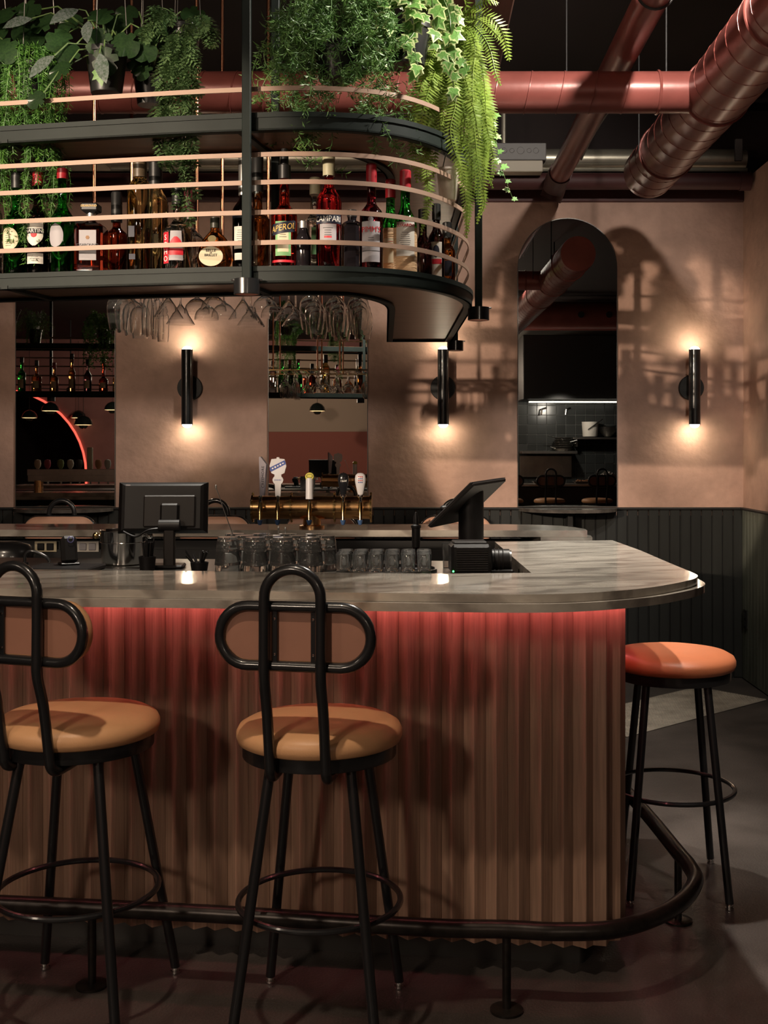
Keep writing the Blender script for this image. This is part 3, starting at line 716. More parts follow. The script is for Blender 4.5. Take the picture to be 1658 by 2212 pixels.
# ================================================================ GLASSWARE
def wall_profile(outp, th):       # outer profile bottom->top of an open bowl, returns closed thin shell profile
    inn = [(max(r - th, 0.0), z) for r, z in outp][::-1]
    return outp + inn
def stem_profile(kind):           # foot at z=0 going up to the rim; later turned upside down
    foot = [(0, 0), (0.031, 0), (0.032, 0.0015), (0.018, 0.004), (0.006, 0.009), (0.0035, 0.02)]
    if kind == 'tulip':
        st = 0.090; b = [(0.0035, st - 0.01), (0.010, st), (0.026, st + 0.012), (0.037, st + 0.032), (0.0405, st + 0.055), (0.038, st + 0.085), (0.033, st + 0.115), (0.030, st + 0.132)]
    elif kind == 'flute':
        st = 0.085; b = [(0.0035, st - 0.01), (0.008, st), (0.016, st + 0.02), (0.021, st + 0.05), (0.023, st + 0.085), (0.0225, st + 0.125), (0.020, st + 0.15)]
    elif kind == 'martini':
        st = 0.105; b = [(0.0035, st - 0.01), (0.006, st), (0.024, st + 0.026), (0.042, st + 0.054), (0.054, st + 0.074)]
    else:
        st = 0.098; b = [(0.0035, st - 0.01), (0.009, st), (0.026, st + 0.010), (0.040, st + 0.026), (0.0455, st + 0.044), (0.046, st + 0.056)]
    th = 0.0011
    inn = [(max(r - th, 0.0), z + (0.002 if i < 2 else 0)) for i, (r, z) in enumerate(b[1:])][::-1]
    inn.append((0.0, b[1][1] + 0.003))
    return foot + b + inn
GM = {}
for kind in ('tulip', 'flute', 'martini', 'coupe'):
    mb = MB().lathe([(r, -z) for r, z in stem_profile(kind)], 28)
    GM[kind] = mb.build('stem_' + kind, GLASS).data
    bpy.data.objects.remove(bpy.data.objects['stem_' + kind])
NAME = {'tulip': ('wine_glass', 'tulip wine glass hanging from the brass hanger'), 'flute': ('champagne_flute', 'slim champagne flute hanging upside down from the brass hanger'),
        'martini': ('martini_glass', 'conical martini glass hanging from the brass hanger'), 'coupe': ('coupe_glass', 'shallow coupe glass hanging from the brass hanger')}
WHERE = {262: ' beside the flutes', 315: ' in the bunched row', 368: ' beside the flutes', 420: ' next to the first martini row', 465: ' next to the middle martini row', 520: ' between two coupe rows', 575: ' between two martini rows', 622: ' next to the tulip rows', 672: ' next to the last martini row', 723: ' in the middle tulip row', 774: ' at the rack end'}
for (px, kind), x in zip(COLS, cx_):
    ys = (4.17, 4.34, 4.52) if kind in ('tulip',) else (4.17, 4.38)
    if kind == 'flute': ys = (4.16, 4.23, 4.32, 4.42)
    if px == 262: ys = (4.16, 4.26, 4.38, 4.50)
    for y in ys:
        o = bpy.data.objects.new(NAME[kind][0], GM[kind]); COL.objects.link(o)
        o.location = (x + random.uniform(-0.002, 0.002), y + 0.07 * (COLS.index((px, kind)) % 2), HG + 0.004)
        tag(o, NAME[kind][1] + WHERE[px], 'glass', kind + ' glasses on the brass hanger')
# nested tumblers, upside down on the service shelf
HS = 1.045
tp = [(0.0375, 0.0), (0.0372, 0.004), (0.0345, 0.03), (0.0315, 0.058), (0.0298, 0.075), (0.028, 0.081), (0, 0.081), ]
ti = [(0, 0.070), (0.026, 0.069), (0.0284, 0.064), (0.0316, 0.042), (0.0340, 0.02), (0.0361, 0.0), (0.0375, 0.0)]
tm = MB().lathe(tp + ti, 40, flute=0.008, nf=10).build('tumbler_src', GLASS_BRIGHT); TUM = tm.data; bpy.data.objects.remove(tm)
def dupmesh(name, data, loc, label, cat, group, rz=0.0, sc=1.0):
    o = bpy.data.objects.new(name, data); COL.objects.link(o); o.location = loc; o.rotation_euler = (0, 0, rz); o.scale = (sc,) * 3
    return tag(o, label, cat, group)
for row in range(3):
    for k in range(4):
        x = -0.553 + 0.081 * k + 0.0385 * (row % 2); y = 3.35 + 0.0695 * row + 0.06 * (-x)
        for lv in range(2):
            dupmesh('tumbler', TUM, (x, y, HS + 0.001 + lv * 0.030), ('clear tumbler upside down on the service shelf' if lv == 0 else 'clear tumbler nested on top of another upside-down tumbler') + (' in the row along the countertop', ' in the middle row', ' in the row along the bartender aisle')[row], 'tumbler', 'nested tumblers behind the near bar', random.uniform(0, 1))
# shot glasses on a black tray
tray_c = Vector(((830 - CX) * 3.45 / F, 3.455, HS))
t = thing('serving_tray', 'black tray holding the rows of small ribbed glasses', 'tray', tray_c)
P = [(sx * 0.145 + (0.015 if sx < 0 else -0.015) * 0, sy * 0.115) for sx, sy in ((-1, -1), (1, -1), (1, 1), (-1, 1))]
P = chaikin([(-0.136, -0.12), (0.15, -0.12), (0.15, 0.12), (-0.136, 0.12)], 2, True)
MB().prism(P, 0, 0.004).build('tray_base', BLACKM, t)
MB().strip(P, 0.0, -0.006, 0.003, 0.014, True).build('tray_rim', DSTEEL, t)
sp_ = [(0.0, 0.0), (0.0185, 0.0), (0.019, 0.003), (0.0205, 0.03), (0.0215, 0.058), (0.0205, 0.060), (0.0185, 0.057), (0.0165, 0.014), (0.0, 0.012)]
sg = MB().lathe(sp_, 24, flute=0.02, nf=12).build('shot_src', GLASS_BRIGHT); SHOT = sg.data; bpy.data.objects.remove(sg)
for i in range(6):
    for j in range(4):
        dupmesh('shot_glass', SHOT, (tray_c.x - 0.118 + 0.0472 * i, tray_c.y - 0.085 + 0.0485 * j, HS + 0.0045), 'small ribbed shot glass on the black tray' + (' in the row along the countertop', ' in the second row from the countertop', ' in the second row from the aisle', ' in the row along the bartender aisle')[j], 'glass', 'shot glasses on the tray', random.uniform(0, 1))

# ================================================================ BOTTLES
def gcol(name, c, rough=0.02): return mat('glass_' + name, c, rough, trans=1.0, ior=1.45)
G_GREEN = gcol('green', (0.03, 0.55, 0.06)); G_AMBER = gcol('amber', (0.35, 0.045, 0.02)); G_GOLD = gcol('gold', (0.80, 0.62, 0.28)); G_CLEAR = gcol('clear', (0.93, 0.93, 0.89))
G_RED = gcol('red', (0.75, 0.03, 0.04)); G_ORANGE = gcol('aperitif', (0.95, 0.07, 0.04)); G_PEAR = gcol('pear', (0.88, 0.30, 0.06)); G_DARK = gcol('dark', (0.05, 0.018, 0.02)); G_WINE = gcol('wine', (0.14, 0.01, 0.02)); G_WHISKY = gcol('whisky', (0.75, 0.35, 0.12)); G_BROWN = gcol('brown', (0.30, 0.10, 0.02))
CAPB = mat('cap_black', (0.012, 0.012, 0.012), 0.4); CAPR = mat('cap_red', (0.30, 0.012, 0.02), 0.4); CAPG = mat('cap_gold', (0.55, 0.42, 0.16), 0.3, 0.8); CAPC = mat('cap_cream', (0.45, 0.42, 0.28), 0.45); CAPS = mat('cap_silver', (0.6, 0.58, 0.56), 0.3, 0.9)
INK = mat('ink_black', (0.012, 0.012, 0.015), 0.6); INKR = mat('ink_red', (0.50, 0.02, 0.03), 0.6); INKW = mat('ink_white', (0.75, 0.72, 0.68), 0.6); INKGOLD = mat('ink_gold', (0.70, 0.45, 0.12), 0.5)
NAVY = mat('label_navy', (0.012, 0.014, 0.03), 0.5); REDL = mat('label_red', (0.50, 0.015, 0.03), 0.5); GREENL = mat('label_green', (0.20, 0.42, 0.18), 0.6); GREYL = mat('label_grey', (0.34, 0.32, 0.34), 0.6); STRAW = mat('straw_wrap', (0.62, 0.40, 0.22), 0.7, var=0.3, vscale=10, stretch=(1, 1, 12), bump=0.5, bscale=25)

def prof_round(R, Hb, Hs, rn, Ht, foot=0.004):
    p = [(0, 0.004), (R * 0.8, 0.002), (R * 0.93, 0), (R, foot), (R, Hb)]
    for k in range(1, 7):
        a = k / 6; s = 0.5 - 0.5 * math.cos(PI * a); p.append((R + (rn - R) * s, Hb + (Hs - Hb) * (0.25 * a + 0.75 * math.sin(PI / 2 * a)) if False else Hb + (Hs - Hb) * a))
    p += [(rn, Ht - 0.012), (rn * 1.15, Ht - 0.010), (rn * 1.15, Ht), (0, Ht)]
    return p
def prof_box(R): pass
def cyl_patch(R, a0, a1, z0, z1, shape=None, n=14, m=8):   # label on the -Y side; shape(u,v)-> keep inside via scaling
    mb = MB(); vs = []
    for j in range(m + 1):
        v = j / m; sc = shape(v) if shape else 1.0
        for i in range(n + 1):
            u = (i / n - 0.5) * sc; a = (a0 + a1) / 2 + (a1 - a0) * u
            vs.append((R * math.sin(a), -R * math.cos(a), z0 + (z1 - z0) * v))
    fs = [(j * (n + 1) + i, j * (n + 1) + i + 1, (j + 1) * (n + 1) + i + 1, (j + 1) * (n + 1) + i) for j in range(m) for i in range(n)]
    return mb.add(vs, fs)
ROUND = lambda v: max(0.05, math.sqrt(max(0.0, 1 - (2 * v - 1) ** 2)))
def SHIELD(v): return 1.0 if v > 0.45 else max(0.15, math.sin(PI / 2 * (v / 0.45)) ** 0.7)
def wrap(R, z0, slope=0.0, a_off=0.0):
    return lambda x, y, z: (( R + z) * math.sin(x / R + a_off), -(R + z) * math.cos(x / R + a_off), z0 + y + slope * x)
def bottle(label, x, y, z, R, Hb, Hs, rn, Ht, gm, cap=CAPB, caph=0.03, capr=1.25, rz=0.0, name='bottle', group='bottles on the front of the hanging shelf', fl=0.0, nf=16):
    t = thing(name, label, 'bottle', (x, y, z), rz, group)
    b = MB().lathe(prof_round(R, Hb, Hs, rn, Ht), 36, flute=fl, nf=nf).build('glass_body', gm, t, angle=50)
    if cap: MB().lathe([(0, Ht - caph * 0.75), (rn * capr, Ht - caph * 0.75), (rn * capr, Ht + caph * 0.22), (rn * capr * 0.85, Ht + caph * 0.27), (0, Ht + caph * 0.27)], 20).build('cap', cap, t)
    return t
def front_y(x):
    for a, b in zip(front[:-1], front[1:]):
        if a[0] <= x <= b[0]: return a[1] + (b[1] - a[1]) * (x - a[0]) / max(1e-6, b[0] - a[0])
    return front[-1][1]
def onshelf(px, Y=3.40):      # front row or back row of the shelf
    if px > 890: return ((px - CX) * Y / F, Y, ZL1)
    d = 0.205 if px in (252, 336, 411, 556, 680, 843) else 0.085
    for _ in range(6): Y = front_y((px - CX) * Y / F) + d
    return ((px - CX) * Y / F, Y, ZL1)
def lines(t, R, z0, n, wid, m=INK, dz=0.006, a_off=0.0):  # fine print too small to read: thin strokes
    mb = MB()
    for k in range(n):
        ww = wid * random.uniform(0.6, 1.0); q = cyl_patch(R, a_off - ww / R / 2, a_off + ww / R / 2, z0 - k * dz, z0 - k * dz + 0.0012, n=6, m=1); mb.add(q.v, q.f)
    return mb.build('fine_print', m, t, smooth=False, fix=False)
# 0 pale bottle at the frame edge
b = bottle('pale clear bottle at the end of the row by the green vermouth bottle', *onshelf(-22, 3.5), 0.036, 0.19, 0.23, 0.013, 0.29, G_CLEAR)
# 1 green bottle
b = bottle('green vermouth bottle with a cream oval label, between a pale and a dark bottle', *onshelf(36, 3.51), 0.038, 0.155, 0.215, 0.013, 0.30, G_GREEN, CAPB, 0.045)
cyl_patch(0.0388, -1.15, 0.45, 0.075, 0.145, ROUND, m=14).build('label', LABELC, b, fix=False); lines(b, 0.0392, 0.12, 6, 0.028, a_off=-0.35)
b = bottle('dark vermouth bottle with a white shield label reading MARTINI', *onshelf(82, 3.46), 0.034, 0.165, 0.215, 0.013, 0.30, G_DARK, CAPR, 0.04)
lb = cyl_patch(0.0347, -0.85, 0.75, 0.088, 0.158, SHIELD, m=14).build('label', LABELW, b, fix=False)
cyl_patch(0.0350, -0.32, 0.22, 0.112, 0.132, ROUND, m=10).build('red_ball', INKR, b, fix=False)
cyl_patch(0.0352, -0.82, 0.72, 0.124, 0.139, n=12, m=1).build('name_band', INK, b, fix=False)
lettering('MARTINI', 0.0155, wrap(0.0355, 0.1315, a_off=-0.05), INKW, b)
cyl_patch(0.0347, -0.75, 0.75, 0.035, 0.066, m=1).build('lower_label', LABELW, b, fix=False); lines(b, 0.0351, 0.055, 3, 0.03)
b = bottle('green vermouth bottle with a faded oval label behind trailing needle leaves', *onshelf(135, 3.49), 0.038, 0.155, 0.215, 0.013, 0.31, G_GREEN, CAPR, 0.03)
cyl_patch(0.0388, -0.9, 0.35, 0.08, 0.150, ROUND, m=14).build('label', GREYL, b, fix=False)
# Disaronno: square bottle
def square_bottle(label, x, y, z, W, D, Hb, gm, rz=0.0, group='bottles on the front of the hanging shelf'):
    t = thing('bottle', label, 'bottle', (x, y, z), rz, group)
    mb = MB(); mb.bbox((0, 0, Hb / 2), (W, D, Hb), 0.009); mb.lathe([(0.030, Hb - 0.002), (0.024, Hb + 0.004), (0.0125, Hb + 0.010), (0.0125, Hb + 0.03), (0, Hb + 0.03)], 20)
    mb.build('glass_body', gm, t, fix=False); return t
b = square_bottle('square amaretto bottle with a wide black cap and label reading DISARONNO', *onshelf(197, 3.45), 0.084, 0.075, 0.148, G_AMBER)
MB().bbox((0, 0, 0.198), (0.050, 0.050, 0.024), 0.004).build('cap', CAPB, b); MB().lathe([(0.010, 0.176), (0.025, 0.186), (0, 0.186)], 4, M=Matrix.Rotation(PI / 4, 3, 'Z')).build('cap_base', CAPB, b)
MB().cyl((0, 0, 0.160), (0, 0, 0.186), 0.0135, n=20).build('collar', CAPS, b)
MB().box((0.0, -0.0383, 0.083), (0.050, 0.001, 0.088)).build('label', GREYL, b, smooth=False)
flat = lambda y0, z0, x0=0.0: (lambda x, y, z: (x0 + x, y0 - z, z0 + y))
lettering('DISARONNO', 0.0115, flat(-0.0392, 0.083), INK, b, space=0.9)
lettering('DISARONNO', 0.0085, flat(-0.0256, 0.200), INKGOLD, b, space=0.9)
MB().lathe([(0, 0), (0.006, 0), (0.006, 0.0006), (0, 0.0006)], 6, (0, -0.0389, 0.105), Matrix.Rotation(PI / 2, 3, 'X')).build('crest', mat('crest_tan', (0.25, 0.13, 0.06), 0.6), b)
b = bottle('rounded red amber bottle with a flared black stopper beside the square amaretto bottle', *onshelf(252, 3.53), 0.034, 0.135, 0.165, 0.012, 0.245, G_AMBER, CAPB, 0.09, 1.4)
b = bottle('tall fluted golden bottle with a brown cap beside the red amber bottle', *onshelf(302, 3.45), 0.036, 0.245, 0.285, 0.017, 0.315, G_GOLD, mat('cap_brown', (0.09, 0.065, 0.04), 0.4), 0.045, 1.2, fl=0.02, nf=18)
MB().box((-0.016, -0.0345, 0.118), (0.018, 0.002, 0.032)).build('badge', NAVY, b, smooth=False); MB().box((-0.014, -0.0352, 0.045), (0.018, 0.002, 0.016)).build('badge', NAVY, b, smooth=False)
b = bottle('tall fluted golden bottle with a long black stopper beside the clear lychee bottle', *onshelf(336, 3.53), 0.038, 0.225, 0.29, 0.014, 0.335, G_GOLD, CAPB, 0.075, 1.45, fl=0.02, nf=18)
MB().box((0.004, -0.038, 0.115), (0.026, 0.002, 0.034)).build('badge', NAVY, b, smooth=False)
b = bottle('clear liqueur bottle with a red stripe reading SOHO', *onshelf(384, 3.44), 0.043, 0.115, 0.155, 0.0135, 0.235, G_CLEAR, CAPB, 0.05, 1.3)
cyl_patch(0.0436, -0.95, -0.45, 0.022, 0.112, m=1).build('red_stripe', REDL, b, fix=False)
for k, ch in enumerate('SOHO'): lettering(ch, 0.0225, wrap(0.0442, 0.096 - 0.0205 * k, a_off=-0.70), INKW, b)
cyl_patch(0.0438, -0.42, 0.55, 0.03, 0.115, lambda v: 1.0 - 0.25 * v, m=10).build('label', GREYL, b, fix=False)
cyl_patch(0.0441, -0.38, 0.50, 0.072, 0.098, lambda v: 1.0 - 0.8 * v * v, m=8).build('upper_fan', REDL, b, fix=False); cyl_patch(0.0441, -0.40, 0.55, 0.045, 0.064, m=2).build('lower_fan', REDL, b, fix=False)
b = bottle('clear bottle with a dark wine red stopper behind the lychee bottle', *onshelf(411, 3.56), 0.040, 0.115, 0.155, 0.013, 0.24, G_CLEAR, mat('cap_wine', (0.06, 0.01, 0.015), 0.35), 0.085, 1.5)
# pear flask
t = thing('bottle', 'round flat pear liqueur flask with an oval cream label reading BELLE DE BRILLET', 'bottle', onshelf(464, 3.40), 0, 'bottles on the front of the hanging shelf')
MB().lathe([(0, 0), (0.032, 0), (0.044, 0.012), (0.051, 0.035), (0.047, 0.065), (0.036, 0.092), (0.022, 0.108), (0.0135, 0.118), (0.0125, 0.130), (0, 0.130)], 36, M=Matrix.Diagonal((1, 0.62, 1))).build('glass_body', G_PEAR, t, angle=60)
MB().cyl((0, 0, 0.126), (0, 0, 0.156), 0.0135, n=18).build('cap', mat('cap_olive', (0.03, 0.03, 0.02), 0.4), t)
mb = MB(); P = [(0.0345 * math.cos(a), 0.028 * math.sin(a)) for a in [2 * PI * k / 28 for k in range(28)]]
mb.add([(x - 0.006, -0.0325, 0.040 + z) for x, z in P] + [(x - 0.006, -0.0315, 0.040 + z) for x, z in P], [tuple(range(28))] + [(i, (i + 1) % 28, 28 + (i + 1) % 28, 28 + i) for i in range(28)])
mb.build('label', LABELC, t, smooth=False)
lettering('BELLE', 0.0115, flat(-0.0335, 0.056, -0.006), INK, t); lettering('DE', 0.005, flat(-0.0335, 0.0495, -0.006), INK, t); lettering('BRILLET', 0.0105, flat(-0.0335, 0.043, -0.006), INK, t)
MB().lathe([(0, 0), (0.012, 0), (0.012, 0.001), (0, 0.001)], 24, (-0.004, -0.0245, 0.091), Matrix.Rotation(PI / 2 - 0.45, 3, 'X')).build('neck_seal', mat('seal_bronze', (0.25, 0.2, 0.1), 0.4, 0.5), t)
b = bottle('dark bottle with a silver neck and white label beside the front post', *onshelf(526, 3.45), 0.032, 0.17, 0.215, 0.012, 0.30, G_DARK, CAPS, 0.11, 1.25)
cyl_patch(0.0327, -0.75, 0.75, 0.028, 0.048, m=1).build('lower_label', LABELW, b, fix=False); cyl_patch(0.0327, -0.8, 0.8, 0.060, 0.124, m=1).build('label', LABELW, b, fix=False)
lines(b, 0.0331, 0.112, 6, 0.035); cyl_patch(0.0327, -1.2, 1.2, 0.148, 0.166, m=1).build('name_band', NAVY, b, fix=False)
b = bottle('brown glass bottle with a pale neck band and tall black capsule behind the front post', *onshelf(556, 3.58), 0.036, 0.165, 0.21, 0.014, 0.335, G_BROWN, CAPB, 0.11, 1.25)
cyl_patch(0.0366, -0.05, 0.12, 0.03, 0.13, m=1).build('edge_label', LABELC, b, fix=False)
b = bottle('bright orange red aperitif bottle with a tilted dark band reading APEROL', *onshelf(614, 3.43), 0.037, 0.135, 0.17, 0.0145, 0.255, G_ORANGE, CAPB, 0.035, 1.25)
b.scale = (1, 1, 1.14)
MB().lathe([(0, 0.256), (0.012, 0.256), (0.012, 0.29), (0.009, 0.305), (0, 0.307)], 16).build('pourer', CAPB, b)
cyl_patch(0.0378, -0.62, 0.62, 0.032, 0.118, m=1).build('label', GREENL, b, fix=False); cyl_patch(0.0381, -0.42, 0.42, 0.042, 0.112, m=1).build('inner_label', LABELC, b, fix=False); lines(b, 0.0385, 0.090, 3, 0.022)
mb = cyl_patch(0.0384, -1.05, 1.05, 0.088, 0.116, m=2, n=18); mb.v = [(x, y, z + 0.16 * x) for x, y, z in mb.v]; mb.build('name_band', NAVY, b, fix=False)
lettering('APEROL', 0.0215, wrap(0.0388, 0.102, 0.16), INKGOLD, b, shear=0.15)
cyl_patch(0.0377, -1.1, 1.1, 0.016, 0.022, m=1).build('red_band', REDL, b, fix=False)
b = bottle('slim black bottle between the orange aperitif and the red bitter', *onshelf(655, 3.56), 0.022, 0.085, 0.12, 0.011, 0.135, mat('black_glass', (0.012, 0.010, 0.012), 0.08, coat=0.5), CAPS, 0.02)
b = bottle('clear pink bottle with a pale green label edge behind the red bitter', *onshelf(680, 3.58), 0.036, 0.15, 0.19, 0.013, 0.28, G_CLEAR, CAPC, 0.05)
cyl_patch(0.0367, -0.2, 0.5, 0.06, 0.14, m=1).build('label', GREENL, b, fix=False)
b = bottle('deep red bitter bottle with white lettering reading CAMPARI', *onshelf(710, 3.45), 0.0365, 0.175, 0.225, 0.0135, 0.285, G_RED, CAPC, 0.055, 1.3)
b.scale = (1, 1, 1.11)
cyl_patch(0.0372, -1.2, 1.2, 0.116, 0.150, m=1).build('name_band', NAVY, b, fix=False); lettering('CAMPARI', 0.0205, wrap(0.0377, 0.1275), INKW, b)
cyl_patch(0.0372, -0.68, 0.68, 0.070, 0.115, m=1).build('label', GREYL, b, fix=False); lines(b, 0.0376, 0.104, 4, 0.03)
cyl_patch(0.0372, -0.3, 0.3, 0.079, 0.084, m=1).build('red_line', INKR, b, fix=False)
b = square_bottle('square black bottle beside the fruit cup bottle', *onshelf(760, 3.47), 0.042, 0.05, 0.135, mat('black_glass', (0.012, 0.010, 0.012), 0.08))
MB().cyl((0, 0, 0.155), (0, 0, 0.175), 0.014, n=16).build('cap', CAPB, b)
b = bottle("dark fruit cup bottle with a tall white label reading PIMM'S", *onshelf(802, 3.45), 0.034, 0.148, 0.185, 0.0125, 0.27, G_WINE, CAPR, 0.05, 1.25)
b.scale = (1, 1, 1.10)
cyl_patch(0.0347, -0.86, 0.80, 0.022, 0.128, m=1).build('label', GREYL, b, fix=False); cyl_patch(0.0347, -0.25, 0.2, 0.126, 0.14, ROUND, m=8).build('label_crown', GREYL, b, fix=False)
lettering("PIMM'S", 0.0205, wrap(0.0353, 0.106, a_off=0.0), INKR, b); cyl_patch(0.0351, -0.8, 0.78, 0.050, 0.0515, m=1).build('rule', INK, b, fix=False); lines(b, 0.0351, 0.084, 2, 0.022)
b = bottle('slim green bottle with a red cap and straw wrapped base beside the fruit cup', *onshelf(843, 3.56), 0.029, 0.155, 0.21, 0.0135, 0.285, G_GREEN, CAPR, 0.055, 1.15)
cyl_patch(0.0300, -PI, PI, 0.004, 0.150, n=30, m=20).build('straw_wrap', STRAW, b, fix=False); cyl_patch(0.0308, -0.7, 0.5, 0.045, 0.118, m=1).build('label', LABELC, b, fix=False); lines(b, 0.0312, 0.108, 2, 0.02, INKR)
b = bottle('green bottle with a red cap, straw base and a large label reading LUXARDO', *onshelf(875, 3.50), 0.034, 0.145, 0.205, 0.014, 0.29, G_GREEN, CAPR, 0.06, 1.2)
cyl_patch(0.0350, -PI, PI, 0.004, 0.135, n=30, m=20).build('straw_wrap', STRAW, b, fix=False); cyl_patch(0.0358, -0.8, 0.85, 0.05, 0.150, m=1).build('label', LABELW, b, fix=False)
lettering('LUXARDO', 0.0125, wrap(0.0363, 0.139, a_off=0.05), INKR, b); lines(b, 0.0363, 0.118, 8, 0.035)
b = bottle('dark round bottle half hidden by the fern beside the straw wrapped pair', *onshelf(913, 3.62), 0.030, 0.12, 0.16, 0.012, 0.23, G_DARK, CAPB, 0.03)
b = bottle('slim bottle with a long white and red label near the rounded shelf end', *onshelf(942, 3.66), 0.026, 0.15, 0.19, 0.011, 0.25, G_DARK, CAPB, 0.05)
cyl_patch(0.0266, -0.9, 0.7, 0.012, 0.14, m=1).build('label', LABELW, b, fix=False); cyl_patch(0.0270, -0.85, 0.65, 0.070, 0.086, m=1).build('red_band', REDL, b, fix=False); cyl_patch(0.0270, -0.6, 0.4, 0.018, 0.030, m=1).build('red_foot', REDL, b, fix=False)
cyl_patch(0.0270, -0.45, 0.35, 0.09, 0.13, ROUND, m=10).build('leaf_mark', NAVY, b, fix=False)
b = bottle('dark olive bottle with a black cap last in the row by the shelf end', *onshelf(965, 3.78), 0.027, 0.13, 0.165, 0.012, 0.215, G_BROWN, CAPB, 0.05)
cyl_patch(0.0277, -0.6, 0.6, 0.05, 0.10, m=1).build('label', NAVY, b, fix=False)
# back of the rack: whiskies that the left mirror reflects
for k, (px, R, Hb, Hs, Ht, gm, lab) in enumerate(((42, .034, .16, .2, .30, G_GREEN, 'green whisky bottle'), (73, .044, .13, .16, .27, G_WHISKY, 'broad clear whisky bottle'), (110, .036, .12, .15, .25, G_WHISKY, 'squat whisky bottle with a red wax neck'), (147, .030, .17, .22, .33, G_WHISKY, 'tall whisky bottle with a dark stopper'), (180, .034, .14, .19, .28, G_DARK, 'black whisky bottle with a cream label'), (213, .040, .10, .14, .30, G_AMBER, 'round shouldered red amber whisky bottle'), (240, .032, .11, .15, .28, G_WHISKY, 'pale whisky bottle with a red foot'))):
    b = bottle(lab + ' on the far run of the hanging shelf', (px + SH - CX) * 10.74 / F, 3.74, ZL1, R, Hb, Hs, 0.013, Ht, gm, CAPB if k != 2 else CAPR, 0.05, 1.3, PI, group='whisky bottles on the far run of the hanging shelf')
    cyl_patch(R + 0.0007, -0.7, 0.7, 0.03, 0.03 + Hb * 0.5, m=1).build('label', LABELC, b, fix=False)
# ================================================================ THINGS ON THE SERVICE SHELF
PLB = mat('plastic_black', (0.006, 0.005, 0.005), 0.42, spec=0.3); PLG = mat('plastic_charcoal', (0.016, 0.013, 0.012), 0.5, spec=0.3)
c = at(352, 1096, 3.62)
t = thing('till_monitor', 'black till monitor seen from behind on a steel-and-black pole', 'monitor', (c.x, c.y, HS), math.radians(4))
R = Matrix.Rotation(math.radians(-10), 3, 'X'); zc = c.z - HS
sh = MB(); W2, H2 = 0.138, 0.080
fr0 = [(-W2, -0.022, -H2), (W2, -0.022, -H2), (W2, -0.022, H2), (-W2, -0.022, H2)]
back = [(-W2 + 0.020, 0.012 - 0.034 - 0.012, -H2 + 0.010)]
P = []
for (ins, y) in ((0.0, 0.022), (0.0, 0.008), (0.012, -0.006), (0.022, -0.010)):
    P += [(-W2 + ins, y, -H2 + ins * 0.6), (W2 - ins, y, -H2 + ins * 0.6), (W2 - ins, y, H2 - ins * 0.6), (-W2 + ins, y, H2 - ins * 0.6)]
P = [tuple(R @ Vector(p) + Vector((0, 0, zc))) for p in P]
fs = [(0, 1, 2, 3), (15, 14, 13, 12)] + [(4 * j + i, 4 * j + (i + 1) % 4, 4 * j + 4 + (i + 1) % 4, 4 * j + 4 + i) for j in range(3) for i in range(4)]
sh.add(P, fs).build('housing', PLB, t, smooth=False)
q = R @ Vector((0, 0.0235, 0)) + Vector((0, 0, zc)); MB().box(q, (W2 * 1.9, 0.002, H2 * 1.85), R).build('screen', BLACK, t, smooth=False)
q = R @ Vector((0.022, -0.014, -0.014)) + Vector((0, 0, zc)); MB().bbox(q, (0.16, 0.010, 0.10), 0.004, R).build('rear_cover', PLG, t)
q = R @ Vector((0.024, -0.022, -0.022)) + Vector((0, 0, zc)); MB().bbox(q, (0.058, 0.020, 0.062), 0.006, R).build('hinge_plate', PLB, t)
MB().cyl((-0.005, -0.05, zc - 0.055), (0.058, -0.05, zc - 0.055), 0.020, n=20).build('hinge', PLB, t)
MB().bbox((0.027, -0.05, (zc - 0.055) / 2), (0.034, 0.030, zc - 0.055), 0.004).build('pole', PLG, t)
MB().bbox((0.02, -0.03, 0.006), (0.10, 0.09, 0.012), 0.004).build('foot', PLB, t)
q = R @ Vector((-0.108, -0.0085, H2 - 0.012)) + Vector((0, 0, zc)); MB().box(q, (0.014, 0.002, 0.006), R).build('sticker', GREYL, t, smooth=False)
MB().tube(spline([(0.04, -0.05, zc - 0.06), (-0.03, -0.07, zc - 0.065), (-0.07, -0.075, zc - 0.085), (-0.11, -0.07, zc - 0.07)], 6), 0.0035, 6).build('cable', PLB, t)
# ice bucket
c = at(262, 1190, 3.68)
t = thing('ice_bucket', 'polished steel ice bucket with ball handles in front of the till monitor', 'bucket', (c.x, 3.70, HS))
MB().lathe([(0, 0.002), (0.062, 0.0), (0.066, 0.004), (0.072, 0.105), (0.0735, 0.108), (0.072, 0.111), (0.0705, 0.108), (0.0645, 0.008), (0, 0.006)], 40).build('bucket', CHROME, t)
MB().tube([(0.0702 * math.cos(2 * PI * k / 40), 0.0702 * math.sin(2 * PI * k / 40), 0.072) for k in range(40)], 0.0015, 6, closed=True).build('bead', CHROME, t)
for sx in (-1, 1):
    MB().ball((sx * 0.086, 0, 0.092), 0.011, 14).build('ball_handle', BRASSB if sx < 0 else CHROME, t); MB().cyl((sx * 0.070, 0, 0.092), (sx * 0.080, 0, 0.092), 0.004, n=8).build('handle_stem', CHROME, t)
